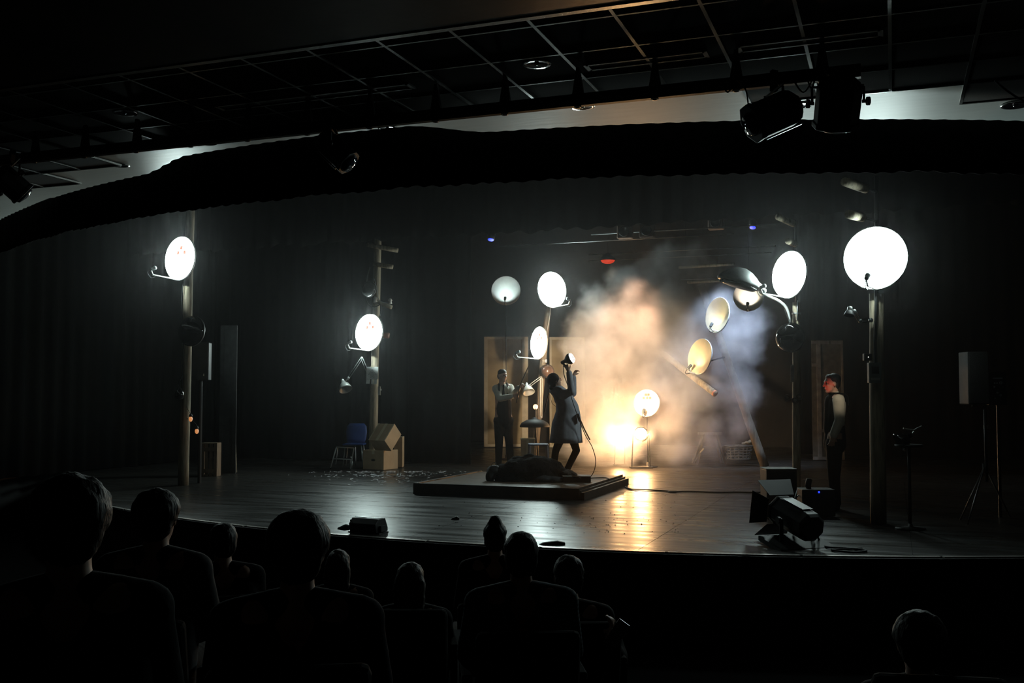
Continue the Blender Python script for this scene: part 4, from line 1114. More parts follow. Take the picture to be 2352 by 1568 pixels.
# meter box on the far-right pole
c = U(2008, 856, D_BIG - .05)
t = thing('meter_box', 'grey meter box on the far-right pole', 'meter box', c - Z * .12)
MB().box(c, (.14, .07, .23), (RIGHT, FH, Z)).build('body', mat('grey_meter', (.11, .12, .115), .6), t, bevel=.006)
MB().box(c - FH * .038 + Z * .03, (.08, .006, .08), (RIGHT, FH, Z)).build('window', M_dome, t)
MB().box(c - FH * .038 - Z * .07, (.10, .006, .03), (RIGHT, FH, Z)).build('name_plate', mat('grey_box', (.22, .22, .2), .5), t)
MB().tube([c + Z * .11, U(2008, 740, D_BIG)], .009, 6).build('conduit', M_steel, t)
c = U(1992, 820, D_BIG - .02)
t = thing('junction_box', 'small dark box with a tiny white light left of the far-right pole', 'junction box', c - Z * .04)
MB().box(c, (.09, .06, .08), (RIGHT, FH, Z)).build('body', M_black, t, bevel=.006)
MB().ell(c - FH * .032 + RIGHT * .002, (.005, .004, .005)).build('indicator', emit_mat('white_led', (1, .95, .85), 2.0), t)
MB().bar(c, U(2005, 822, D_BIG + .1), .02, .02).build('bracket', M_blackmetal, t)

# ------------------------------------------------------------------ black box and floor lantern at right
p = G(1797, 1192); q = Quaternion(Z, TH)
dq = (p - CAM).dot(FWD)
t = thing('speaker_cabinet', 'tall black speaker cabinet behind the floor lantern at right', 'speaker', p)
MB().box(p + Z * .295 + FH * .16, (.36, .32, .57), (RIGHT, FH, Z)).build('cabinet', mat('brown_black_paint', (.03, .026, .022), .6), t, bevel=.01)
MB().box(p + Z * .295 - FH * .003, (.32, .012, .52), (RIGHT, FH, Z)).build('grille', M_rubber, t)
MB().box(p + Z * .585 + FH * .16, (.37, .33, .014), (RIGHT, FH, Z)).build('top_edge', mat('worn_edge', (.16, .15, .13), .6), t)
c = U(1825, 1193, 9.9)
f0 = G(1838, 1252)
t = thing('floor_lantern', 'black stage lantern on a low floor stand, right front of the stage', 'stage light', f0)
axl = (U(1780, 1165, 10.3) - U(1880, 1222, 9.6)); L = axl.length; axl.normalize()
sdl = axl.cross(Z).normalized(); ul = sdl.cross(axl)
cc = (U(1790, 1170, 10.2) + U(1872, 1215, 9.7)) / 2
rs = []
for a, k in [(-.5, .78), (-.44, .98), (-.30, 1.0), (.42, 1.0), (.43, 1.08), (.5, 1.08)]:
    rs.append([cc + axl * (a * .56) + sdl * (math.cos(math.pi / 8 + i * math.pi / 4) * .15 * k) + ul * (math.sin(math.pi / 8 + i * math.pi / 4) * .15 * k) for i in range(8)])
MB().rings(rs).build('housing', mat('worn_black_metal', (.012, .012, .013), .5, .0), t, bevel=.006)
MB().lathe(cc + axl * .285, axl, [(.12, 0), (.10, .02), (.01, .03)], 20).build('lens', mat('lens_glass_dark', (0.03, 0.035, 0.05), 0.05, coat=1.0), t, True)
fr = cc + axl * .29
MB().prism([fr + ul * .15 + sdl * .14, fr + ul * .15 - sdl * .14, fr + ul * .26 - sdl * .19 + axl * .16, fr + ul * .26 + sdl * .19 + axl * .16], ul * .006).build('barn_door', MATS['worn_black_metal'], t)
MB().prism([fr - ul * .15 + sdl * .14, fr - ul * .15 - sdl * .14, fr - ul * .30 - sdl * .19 + axl * .12, fr - ul * .30 + sdl * .19 + axl * .12], ul * .006).build('barn_door', MATS['worn_black_metal'], t)
for s in (-1, 1):
    MB().prism([fr + sdl * (s * .15) + ul * .12, fr + sdl * (s * .15) - ul * .12, fr + sdl * (s * .26) - ul * .17 + axl * .13, fr + sdl * (s * .26) + ul * .17 + axl * .13], sdl * .006).build('barn_door', MATS['worn_black_metal'], t)
    sidep = cc + sdl * (s * .175)
    MB().bar(Vector((sidep.x, sidep.y, .05)), sidep, .04, .012, axl).build('yoke_arm', M_blackmetal, t)
    MB().lathe(sidep, sdl * s, [(.02, 0), (.02, .02), (.035, .02), (.035, .045)], 10).build('knob', M_blackmetal, t)
fb = Vector((cc.x, cc.y, 0))
MB().box(fb + Z * .025, (.62, .40, .045), (sdl, axl, Z)).build('base_board', M_black, t)
MB().box(cc + ul * .152 + axl * .02, (.12, .36, .004), (sdl, axl, ul)).build('top_plate', mat('scuffed_plate', (.05, .05, .05), .45, .2), t)
pts = [(1868, 1225), (1885, 1245), (1900, 1256), (1940, 1258), (1990, 1264), (1960, 1268), (1910, 1262), (1980, 1259)]
w0 = [cc - axl * .28] + [G(x, y, .014) for x, y in pts[1:]]
o = MB().tube(bez(w0, 6), .011, 6).build('lamp_cable', M_rubber, smooth=True, org=G(1900, 1256))
tag(o, 'black cable looping on the floor from the floor lantern', 'cable')
c = U(1872, 1104, 12.4)
p = Vector((c.x, c.y, 0))
t = thing('dimmer_case', 'low black case with a tiny blue light behind the floor lantern', 'case', p)
MB().box(p + Z * .17, (.40, .3, .32), (RIGHT, FH, Z)).build('body', M_rubber, t, bevel=.012)
MB().ell(p + Z * .30 - FH * .155 + RIGHT * .0, (.012, .006, .012)).build('indicator', emit_mat('blue_led', (0.02, 0.05, 1.0), 1.6), t)
for s in (-1, 1): MB().tube(bez([p + RIGHT * (s * .20) + Z * .15, p + RIGHT * (s * .24) + Z * .2, p + RIGHT * (s * .20) + Z * .25], 5), .008, 6).build('handle', M_steel, t)

c = p + Z * .37 - RIGHT * .08
tgt = U(1895, 882, 12.9)
t = thing('added_red_spot', 'added small black can lamp on the low case throwing red light at the man', 'lamp', p + Z * .33)  # can lamp added as a source for the red on his face
n = (tgt - c).normalized()
MB().lathe(c + Z * .03, n, [(.02, -.07), (.035, -.055), (.037, .04), (.032, .045), (.03, .02)], 14).build('can', M_rubber, t, True)
MB().box(c - Z * .03, (.05, .05, .03), (RIGHT, FH, Z)).build('foot', M_rubber, t)
lamp('SPOT', c + Z * .03 + n * .07, (1, .05, .025), 36, t, tgt, .02, 13, .6)
# ------------------------------------------------------------------ dark clutter, loudspeaker on tripod and panel at far right
p = ground(2085, 11.25)
t = thing('tray_stand', 'slim dark stand in the gloom at far right holding a lying lamp', 'stand', p)
zt2 = U(2085, 1003, 11.2).z - .10
MB().lathe(p + Z * zt2, (0, 0, 1), [(.14, -.012), (.15, 0), (.15, .015), (.14, .018)], 20).build('tray', M_black, t, True)
MB().tube([p + Z * .02, p + Z * zt2], .018, 8).build('pole', M_black, t, True)
MB().lathe(p, (0, 0, 1), [(.16, 0), (.16, .015), (.03, .03), (.02, .06)], 20).build('base', M_black, t, True)
d_sp = 12.0
p = ground(2262, d_sp)
t = thing('tripod_stand', 'thin tripod stand carrying the grey loudspeaker at far right', 'stand', p)
MB().tube([p + Z * .45, U(2262, 930, d_sp)], .018, 8).build('pole', M_blackmetal, t, True)
hub = U(2262, 1070, d_sp)
for q in ((2205, 1165, -.1), (2222, 1195, -.5), (2320, 1180, .2)):
    e = U(q[0], q[1], d_sp + q[2]); e.z = .01
    MB().tube([hub, e], .010, 8).build('leg', mat('satin_grey_metal', (.2, .2, .21), .35, .6), t, True)
MB().lathe(hub, (0, 0, 1), [(.03, -.03), (.03, .03)], 10).build('hub', M_blackmetal, t)
MB().lathe(U(2265, 980, d_sp), (0, 0, 1), [(.026, -.025), (.03, -.02), (.03, .02), (.024, .025)], 10).build('clamp', M_steel, t)
c = U(2245, 868, d_sp)
t = thing('loudspeaker', 'grey loudspeaker on the tripod stand at far right', 'speaker', c - Z * .31)
MB().box(c + FH * .1, (.24, .26, .62), (RIGHT, FH, Z)).build('cabinet', mat('grey_speaker', (.035, .033, .032), .7), t, bevel=.012)
MB().box(c - FH * .034, (.215, .01, .58), (RIGHT, FH, Z)).build('grille', mat('grey_grille', (.05, .047, .045), .8, scale=200, var=.5), t)
MB().lathe(c - Z * .31 + FH * .1, (0, 0, 1), [(.03, -.03), (.03, .02)], 10).build('socket', M_blackmetal, t)
c = U(2291, 892, 12.3)
t = thing('control_panel', 'black control panel with small pale markings at far right', 'control panel', c - Z * .2)
MB().box(c + FH * .03, (.22, .08, .40), (RIGHT, FH, Z)).build('body', M_black, t, bevel=.006)
m_mk = mat('pale_marking', (.40, .42, .44), .6)
MB().box(c - FH * .012 + Z * .125 - RIGHT * .0, (.12, .004, .015), (RIGHT, FH, Z)).build('label_strip', m_mk, t)
for k, (x, z, s) in enumerate([(-.04, .065, .009), (-.012, .065, .009), (-.045, .02, .012), (-.01, -.05, .012), (.03, -.08, .016), (-.04, -.12, .01)]):
    MB().lathe(c - FH * .012 + RIGHT * x + Z * z, -FH, [(s, 0), (s * .8, .012)], 12).build('button', m_mk, t)
MB().lathe(c - FH * .012 + RIGHT * .035 + Z * .068, -FH, [(.010, 0), (.018, 0), (.018, .006), (.010, .006), (.010, 0)], 14, False).build('ring_mark', m_mk, t)
MB().tube([c - Z * .2, Vector((c.x, c.y, 0))], .02, 8).build('post', M_blackmetal, t)

# ------------------------------------------------------------------ front of stage
p = G(846, 1222)
t = thing('footlight', 'black wedge-shaped footlight on the stage edge at left', 'footlight', p)
e = Vector((front_y(p.x + .2) - front_y(p.x - .2), 0, 0)); w = Vector((.4, front_y(p.x + .2) - front_y(p.x - .2), 0)).normalized(); n_ = Vector((-w.y, w.x, 0))
prof = [(-.10, .01), (-.12, .10), (-.06, .155), (.07, .155), (.12, .05), (.12, .01)]
MB().prism([p - w * .17 + n_ * a + Z * b for a, b in prof], w * .34).build('housing', M_blackmetal, t, bevel=.006)
MB().box(p + w * .185 + Z * .05, (.03, .10, .06), (w, n_, Z)).build('end_knob', M_blackmetal, t)
MB().box(p - w * .17 + n_ * .02 + Z * .07, (.01, .22, .13), (w, n_, Z)).build('end_plate', M_blackmetal, t)
MB().box(p + n_ * .005 + Z * .158, (.33, .02, .004), (w, n_, Z)).build('top_edge', M_steel, t)
MB().box(p + Z * .006, (.40, .18, .01), (w, n_, Z)).build('foot_plate', M_blackmetal, t)
blob('black_cloth', 'crumpled black cloth beside the footlight on the stage edge', 'cloth', [(793, 1211, 0, .06, .06, .035), (785, 1213, 0, .05, .05, .02), (803, 1214, 0, .05, .05, .025)], (G(793, 1214) - CAM).dot(FWD), M_darkcloth, .012, .02, base=0)
for (px, py, ln, lb) in ((1268, 1251, .26, 'flat black clip lying on the stage edge behind the short-haired heads'), (1045, 1193, .10, 'tiny dark scrap on the stage floor left of the hair bun')):
    c = G(px, py)
    o = MB().prism([c + RIGHT * (-ln / 2), c + RIGHT * (ln / 2), c + RIGHT * (ln / 2) + Z * .02, c + RIGHT * (ln * .2) + Z * .035, c - RIGHT * (ln * .3) + Z * .02], FH * .06).build('stage_clip', M_rubber, org=c, bevel=.004)
    tag(o, lb, 'clip')
# ------------------------------------------------------------------ people
def head_mesh(mb, c, f, u, s=1.0, ears=True):
    f = V(f).normalized(); u = V(u); u = (u - f * u.dot(f)).normalized(); r = f.cross(u).normalized()
    ax = (r, f, u)
    mb.ell(c + u * .025 * s - f * .008 * s, (.075 * s, .095 * s, .095 * s), ax, 18, 12)      # skull
    mb.ell(c - u * .035 * s + f * .02 * s, (.062 * s, .068 * s, .085 * s), ax, 16, 10)        # face and jaw
    mb.ell(c - u * .095 * s + f * .058 * s, (.030 * s, .026 * s, .022 * s), ax, 10, 6)        # chin
    mb.cap(c + u * .020 * s + f * .086 * s, .009 * s, c - u * .022 * s + f * .108 * s, .014 * s, 8)   # nose
    mb.ell(c - u * .058 * s + f * .082 * s, (.024 * s, .012 * s, .010 * s), ax, 8, 5)         # lips
    mb.ell(c + u * .032 * s + f * .080 * s, (.05 * s, .016 * s, .012 * s), ax, 10, 5)         # brow
    for k in (-1, 1):
        mb.ell(c + r * (k * .030 * s) - u * .018 * s + f * .074 * s, (.018 * s, .014 * s, .016 * s), ax, 8, 5)
        if ears: mb.ell(c + r * (k * .078 * s) - u * .005 * s - f * .008 * s, (.010 * s, .020 * s, .032 * s), ax, 8, 6)
    return r, f, u
def eyes(t, c, f, u, s=1.0):
    f = V(f).normalized(); u = (V(u) - f * V(u).dot(f)).normalized(); r = f.cross(u)
    for k in (-1, 1):
        MB().ell(c + r * (k * .031 * s) + u * .008 * s + f * .086 * s, (.012 * s, .008 * s, .008 * s), (r, f, u), 8, 6).build('eye', mat('eye_dark', (.05, .04, .035), .2), t, True)
def hand_mesh(mb, w, d, n, thumb, curl=25, s=1.0, spread=6):
    """w wrist, d the way the fingers point, n the back of the hand, thumb +1/-1 side"""
    d = V(d).normalized(); n = V(n); n = (n - d * n.dot(d)).normalized(); x = d.cross(n).normalized() * thumb
    mb.cap(w, .024 * s, w + d * .03 * s, .03 * s, 10)
    for q in (-.022, 0, .022): mb.cap(w + d * .025 * s + x * (q * .8 * s), .017 * s, w + d * .082 * s + x * (q * s), .0135 * s, 8)
    for i, (o, l) in enumerate(((.030, .068), (.010, .076), (-.011, .071), (-.030, .055))):
        a = Quaternion(n, R(-spread * (1.5 - i) * thumb)) @ d
        p = w + d * .085 * s + x * (o * s)
        for k in range(3):
            a = Quaternion(d.cross(n), R(-curl)) @ a if k else Quaternion(d.cross(n), R(-curl * .6)) @ a
            q = p + a * (l * (.45, .32, .26)[k] * s)
            mb.cap(p, .0092 * s, q, .0082 * s, 7); p = q
    p = w + d * .03 * s + x * .026 * s
    a = (d * .75 + x * .75 - n * .25).normalized()
    for k in range(2):
        q = p + a * (.036 * s); mb.cap(p, .0125 * s, q, .0105 * s, 7); p = q
        a = (a + d * .5 - n * .35).normalized()
def body_mesh(J, s=1.0, hands=True):
    mb = MB()
    r, f, u = head_mesh(mb, J['head'], J['f'], J['u'], s)
    mb.cap(J['head'] - u * .06 * s - f * .02 * s, .052 * s, J['neck'], .056 * s)
    sh, hip = J['sh'], J['hip']
    mb.cap(J['neck'], .06 * s, (sh[0] + sh[1]) / 2, .075 * s)
    mb.cap(sh[0], .058 * s, sh[1], .058 * s)
    mid = (sh[0] + sh[1]) / 2; pel = (hip[0] + hip[1]) / 2
    wa = J.get('waist', mid * .42 + pel * .58)
    for k in (0, 1):
        a = sh[k] * .62 + mid * .38; b = hip[k]; wk = wa + (hip[k] - pel) * .75
        mb.cap(a, .085 * s, wk, .085 * s); mb.cap(wk, .085 * s, b, .10 * s)
        mb.cap(sh[k], .052 * s, J['el'][k], .038 * s); mb.cap(J['el'][k], .038 * s, J['wr'][k], .026 * s)
        mb.cap(hip[k], .092 * s, J['kn'][k], .055 * s); mb.cap(J['kn'][k], .055 * s, J['an'][k], .036 * s)
        mb.cap(J['an'][k] - Z * .03, .036 * s, J['toe'][k], .03 * s)
        if hands: hand_mesh(mb, J['wr'][k], J['hd'][k], J['hn'][k], J['th'][k], J.get('curl', 30), s)
    mb.cap(wa, .10 * s, pel, .11 * s)
    return mb
def sleeve(mb, J, k, s, g, upto=1.0):
    mb.cap(J['sh'][k], .058 * s + g, J['el'][k], .044 * s + g)
    mb.cap(J['el'][k], .044 * s + g, J['el'][k] * (1 - upto) + J['wr'][k] * upto, .034 * s + g)
def trousers(mb, J, s, g):
    pel = (J['hip'][0] + J['hip'][1]) / 2
    for k in (0, 1):
        mb.cap(J['hip'][k], .10 * s + g, J['kn'][k], .064 * s + g); mb.cap(J['kn'][k], .064 * s + g, J['an'][k] + Z * .01, .05 * s + g)
        mb.cap(pel, .11 * s + g, J['hip'][k], .105 * s + g)
def shoes(t, J, s, m=M_rubber):
    for k in (0, 1):
        a = J['an'][k] - Z * .045
        MB().cap(Vector((a.x, a.y, a.z)), .044 * s, J['toe'][k], .040 * s).build('shoe', m, t, True)
def loft(rows, rdir, fdir, n=28, wob=0.0, seed=0):
    rs = []
    for j, (c, rx, ry) in enumerate(rows):
        ring = []
        for k in range(n):
            q = 2 * math.pi * k / n
            wv_ = 1 + wob * (j / len(rows)) * math.sin(q * 7 + seed) + wob * .5 * mnoise.noise(Vector((math.cos(q) * 2, math.sin(q) * 2, j * .5 + seed)))
            ring.append(c + rdir * (math.cos(q) * rx * wv_) + fdir * (math.sin(q) * ry * wv_))
        rs.append(ring)
    return MB().rings(rs)

# --- the person in the coat, reaching up with the lamp
D_W = 15.75; k_w = D_W / F_PX
def W(px, py, k=0.0): return U(px, py, D_W + k)
zf = .15
JW = dict(head=W(1275, 874), f=(RIGHT * .93 + FH * .22 + Z * .30), u=Z * .95 - RIGHT * .3, neck=W(1278, 894),
          sh=[W(1294, 906, -.10), W(1284, 908, .16)], el=[W(1313, 899, -.16), W(1316, 903, .16)], wr=[W(1307, 853, -.12), W(1317, 864, .14)],
          hd=[Z * .9 - RIGHT * .45, Z * .8 + RIGHT * .35], hn=[-FH, FH * .6 - RIGHT * .8], th=[1, -1],
          hip=[W(1306, 978, -.08), W(1298, 978, .10)], waist=W(1302, 950), kn=[W(1324, 1034, -.06), W(1276, 1036, .12)],
          an=[W(1298, 1080, -.02), W(1270, 1082, .16)], toe=[W(1318, 1088, -.02), W(1290, 1088, .16)], curl=40)
pw = Vector((JW['an'][0].x, JW['an'][0].y, hp))
for k in (0, 1):
    JW['an'][k].z = hp + .085; JW['toe'][k].z = hp + .042
t = thing('person', 'person in a grey-blue knee-length coat reaching up with a bright lamp', 'person', pw)
body_mesh(JW, .9).build('body', M_skin, t, remesh=.0075)
eyes(t, JW['head'], JW['f'], JW['u'])
fh = V(JW['f']).normalized(); uh = V(JW['u']); uh = (uh - fh * uh.dot(fh)).normalized(); rh = fh.cross(uh); hc = JW['head']
hm = MB().ell(hc + uh * .035 - fh * .022, (.088, .098, .098), (rh, fh, uh), 18, 12)
hm.ell(hc - uh * .03 - fh * .05, (.075, .055, .075), (rh, fh, uh), 14, 8)
hm.ell(hc - uh * .085 - fh * .085, (.05, .045, .042), (rh, fh, uh), 12, 8)
hm.build('hair', M_hair, t, remesh=.010)
rows = []
for py, xa, xb, dp_ in ((886, 1268, 1290, .07), (893, 1263, 1300, .12), (900, 1262, 1307, .15), (910, 1270, 1316, .165), (928, 1277, 1327, .175), (944, 1277, 1331, .18), (958, 1272, 1333, .20), (972, 1267, 1334, .22), (990, 1265, 1335, .24), (1004, 1263, 1336, .25), (1016, 1261, 1337, .255)):
    rows.append((W((xa + xb) / 2, py, .03), (xb - xa) / 2 * k_w, dp_))
ct = loft(rows, RIGHT, FH, 32, .035, 2)
ct.build('coat', M_coat, t, True, thick=.006)
sl = MB()
for k in (0, 1): sleeve(sl, JW, k, 1.0, .014, .92)
for k in (0, 1): sl.cap(JW['sh'][k], .085, W(1288, 915, .03), .11)
sl.build('sleeves', M_coat, t, remesh=.012)
bl = MB().lathe(W(1304, 957, .03), UPV, [(.205, -.02), (.21, -.02), (.21, .02), (.205, .02), (.205, -.02)], 28, False)
co_ = MB(); co_.tube(bez([W(1270, 892, -.10), W(1280, 890, -.12), W(1288, 893, -.11)], 4), .016, 8).build('collar', M_coat, t, True)
MB().bar(W(1326, 950, -.15), W(1332, 967, -.15), .05, .03).build('pocket', M_darkcloth, t)
MB().tube(bez([W(1261, 900, -.02), W(1257, 915, -.02), W(1252, 935, -.02), W(1250, 947, -.02)], 5), .010, 6).build('strap', M_leather, t, True)
MB().tube(bez([W(1334, 966, -.05), W(1342, 985, -.05), W(1355, 1010, -.05)], 5), .011, 6).build('belt_tail', M_leather, t, True)
MB().tube(bez([W(1263, 905, -.1), W(1268, 925, -.12), W(1277, 933, -.14)], 5), .004, 6).build('string', M_leather, t, True)
tm = MB(); trousers(tm, JW, .82, .006); tm.build('trousers', M_darkcloth, t, remesh=.012)
shoes(t, JW, .9)
# the lamp in the hand
lc = W(1311, 823, -.12); ln = (RIGHT * .80 + Z * .38 - FH * .30).normalized()
t = thing('hand_lamp', 'bright work lamp held up in the raised hand', 'lamp', W(1300, 838, -.12))
MB().lathe(lc, -ln, [(.082, -.01), (.088, .0), (.086, .03), (.06, .07), (.03, .10), (.028, .16), (.02, .17)], 20).build('housing', M_blackmetal, t, True)
MB().lathe(lc, ln, [(.08, 0), (.07, .012), (.03, .022), (.002, .024)], 20).build('lens', emit_mat('work_lamp_lens', (1, .97, .9), 45), t, True)
MB().tube([lc - ln * .15, W(1304, 846, -.12)], .016, 8).build('handle', M_rubber, t, True)
for q in range(4):
    an_ = q * math.pi / 4; x, y, _ = frame(ln); v = x * math.cos(an_) + y * math.sin(an_)
    MB().tube(bez([lc + v * .085, lc + v * .06 + ln * .04, lc + ln * .055, lc - v * .06 + ln * .04, lc - v * .085], 4), .003, 5).build('guard_wire', M_steel, t, True)
lamp('SPOT', lc + ln * .07, (1, .74, .46), 6000, t, U(1405, 875, 20.6), .05, 46, .7)
MB().tube(bez([W(1302, 848, -.13), W(1294, 840, -.16), W(1296, 862, -.2), W(1304, 885, -.22), W(1318, 930, -.2), W(1332, 968, -.2), W(1345, 1000, -.15), W(1360, 1026, -.1), W(1368, 1056, -.05), W(1364, 1082, 0), G(1352, 1098, hp + .012), G(1335, 1101, hp + .012)], 8), .0065, 6).build('cord', M_rubber, t, True)

# --- the man with the rod, by the flats
D_M = 19.3
def Mn(px, py, k=0.0): return U(px, py, D_M + k)
gz = 0.0
JM = dict(head=Mn(1154, 863), f=(RIGHT * .62 - FH * .72 + Z * .02), u=Z, neck=Mn(1153, 882),
          sh=[Mn(1139, 892, -.05), Mn(1172, 890, .10)], el=[Mn(1148, 915, -.22), Mn(1178, 908, -.15)], wr=[Mn(1176, 910, -.32), Mn(1191, 890, -.30)],
          hd=[RIGHT * .9 + Z * .25 - FH * .1, RIGHT * .6 + Z * .5], hn=[-FH + Z * .3, Z * .4 - FH * .5], th=[1, 1],
          hip=[Mn(1147, 966, -.02), Mn(1166, 966, .04)], waist=Mn(1156, 938), kn=[Mn(1146, 1020, -.05), Mn(1170, 1020, .02)], an=[Mn(1145, 1070, 0), Mn(1173, 1070, .05)], toe=[Mn(1152, 1080, -.15), Mn(1182, 1080, -.1)], curl=55)
for k in (0, 1): JM['an'][k].z = .085; JM['toe'][k].z = .042
t = thing('person', 'man in white shirt and dark overalls holding a rod before the cream flat', 'person', Vector((JM['an'][0].x, JM['an'][0].y, 0)))
body_mesh(JM).build('body', M_skin, t, remesh=.009)
eyes(t, JM['head'], JM['f'], JM['u'])
fh = V(JM['f']).normalized(); rh = fh.cross(Z).normalized(); hc = JM['head']
hm = MB().ell(hc + Z * .062 - fh * .012, (.084, .094, .070), (rh, fh, Z), 18, 12)
hm.ell(hc + Z * .0 - fh * .055, (.078, .05, .075), (rh, fh, Z), 14, 8)
hm.build('hair', M_hairbrown, t, remesh=.012)
sm = MB()
for k in (0, 1): sleeve(sm, JM, k, 1.0, .018, .95)
mid = (JM['sh'][0] + JM['sh'][1]) / 2
sm.cap(JM['sh'][0], .075, JM['sh'][1], .075); sm.cap(mid - Z * .06, .15, JM['waist'], .135)
sm.build('shirt', M_shirt, t, remesh=.014)
tm = MB(); trousers(tm, JM, 1.0, .012)
tm.cap(JM['waist'] + Z * .16, .15, (JM['hip'][0] + JM['hip'][1]) / 2, .165)
tm.build('overalls', M_darkcloth, t, remesh=.014)
for k in (0, 1):
    a = JM['sh'][k] * .55 + mid * .45
    MB().tube(bez([a + Z * .085 + FH * .02, a - FH * .10 + Z * .04, a - FH * .15 - Z * .10, JM['waist'] + (a - mid) * .8 - FH * .15 + Z * .16], 5), .018, 6).build('brace_strap', M_darkcloth, t, True)
MB().cap(mid - FH * .105 + Z * .05 + RIGHT * .01, .018, JM['waist'] - FH * .16 + Z * .2, .03).build('tie', M_darkcloth, t, True)
shoes(t, JM, 1.0)
o = MB().tube([Mn(1186, 925, -.36), Mn(1193, 888, -.36), Mn(1216, 836, -.36)], .010, 8).build('metal_rod', M_logdark, smooth=True, org=Mn(1186, 925, -.36))
tag(o, 'thin rod held upright by the man in overalls', 'rod')

# --- the man at right in profile
D_P = 13.0
def Pr(px, py, k=0.0): return U(px, py, D_P + k)
JP = dict(head=Pr(1910, 881), f=(-RIGHT * .98 - FH * .10 - Z * .05), u=Z, neck=Pr(1916, 905),
          sh=[Pr(1926, 919, -.16), Pr(1918, 919, .16)], el=[Pr(1929, 965, -.20), Pr(1922, 965, .2)], wr=[Pr(1914, 1000, -.20), Pr(1908, 1000, .2)],
          hd=[-Z - RIGHT * .2, -Z - RIGHT * .2], hn=[-FH, FH], th=[-1, 1],
          hip=[Pr(1917, 1020, -.09), Pr(1917, 1020, .09)], waist=Pr(1918, 985), kn=[Pr(1915, 1096, -.09), Pr(1916, 1096, .1)], an=[Pr(1921, 1160, -.09), Pr(1920, 1160, .1)], toe=[Pr(1900, 1168, -.10), Pr(1900, 1168, .12)], curl=30)
for k in (0, 1): JP['an'][k].z = .085; JP['toe'][k].z = .042
t = thing('person', 'man in profile at right in a pale shirt and dark waistcoat', 'person', Vector((JP['an'][0].x, JP['an'][0].y, 0)))
body_mesh(JP, 1.0).build('body', M_skin, t, remesh=.0075)
eyes(t, JP['head'], JP['f'], JP['u'])
fh = V(JP['f']).normalized(); rh = fh.cross(Z).normalized(); hc = JP['head']
hm = MB().ell(hc + Z * .052 - fh * .03, (.088, .095, .082), (rh, fh, Z), 18, 12)
hm.ell(hc + Z * .005 - fh * .06, (.080, .05, .085), (rh, fh, Z), 14, 8)
hm.ell(hc + Z * .088 + fh * .03, (.062, .05, .036), (rh, fh, Z), 12, 8)
hm.build('hair', M_hair, t, remesh=.010)
sm = MB()
for k in (0, 1): sleeve(sm, JP, k, 1.0, .022, .93)
for k in (0, 1): sm.ell(JP['wr'][k] * .9 + JP['el'][k] * .1, (.05, .05, .03), None, 12, 6)
mid = (JP['sh'][0] + JP['sh'][1]) / 2
sm.cap(JP['sh'][0], .07, JP['sh'][1], .07); sm.cap(mid - Z * .06, .115, JP['waist'], .11); sm.cap(JP['neck'] - Z * .03, .068, JP['neck'] + Z * .005 - fh * .004, .062)
sm.build('shirt', M_shirt, t, remesh=.012)
wm = MB().cap(mid - Z * .02 + fh * .045, .115, JP['waist'] + fh * .02, .128)
for k in (-1, 1): wm.cap(mid + FH * (k * .09) - Z * .03 + fh * .045, .085, JP['waist'] + FH * (k * .07) + fh * .02, .10)
wm.build('waistcoat', M_darkcloth, t, remesh=.012)
MB().tube(bez([mid - FH * .13 + Z * .065 + fh * .06, mid - FH * .14 + Z * .085 - fh * .01, mid - FH * .15 + Z * .05 - fh * .085, mid - FH * .14 - Z * .08 - fh * .115], 6), .012, 6).build('armhole_edge', M_darkcloth, t, True)
tm = MB(); trousers(tm, JP, 1.0, .012); tm.cap(JP['waist'], .125, (JP['hip'][0] + JP['hip'][1]) / 2, .145); tm.build('trousers', M_darkcloth, t, remesh=.014)
MB().tube([JP['neck'] + Z * .012 + (RIGHT * math.cos(a) + FH * math.sin(a)) * .066 + Z * .0 for a in [2 * math.pi * i / 16 for i in range(17)]], .012, 6).build('neckband', M_darkcloth, t, True)
shoes(t, JP, 1.0)

# ------------------------------------------------------------------ audience and theatre seats
M_seat = mat('seat_fabric', (.004, .003, .003), .9, spec=.1, scale=60)
def seat(label, p, yaw_):
    q = Quaternion(Z, yaw_); r = q @ Vector((1, 0, 0)); f = q @ Vector((0, 1, 0)); z0 = hall_z(p.y)
    b = Vector((p.x, p.y, z0))
    t = thing('theatre_seat', label, 'seat', b, 'theatre seats')
    MB().box(b + Z * .40 + f * .08, (.46, .46, .11), (r, f, Z)).build('cushion', M_seat, t, bevel=.03)
    rc = (Z * .97 - f * .22).normalized()
    MB().box(b + Z * .60 - f * .225, (.48, .08, .50), (r, rc.cross(r).normalized(), rc)).build('backrest', M_seat, t, bevel=.03)
    for s in (-1, 1):
        MB().box(b + r * (s * .27) + Z * .60 + f * .05, (.05, .38, .04), (r, f, Z)).build('armrest', M_seat, t, bevel=.01)
        MB().box(b + r * (s * .27) + Z * .285 - f * .05, (.04, .20, .62), (r, f, Z)).build('side_frame', M_seat, t)
    return t
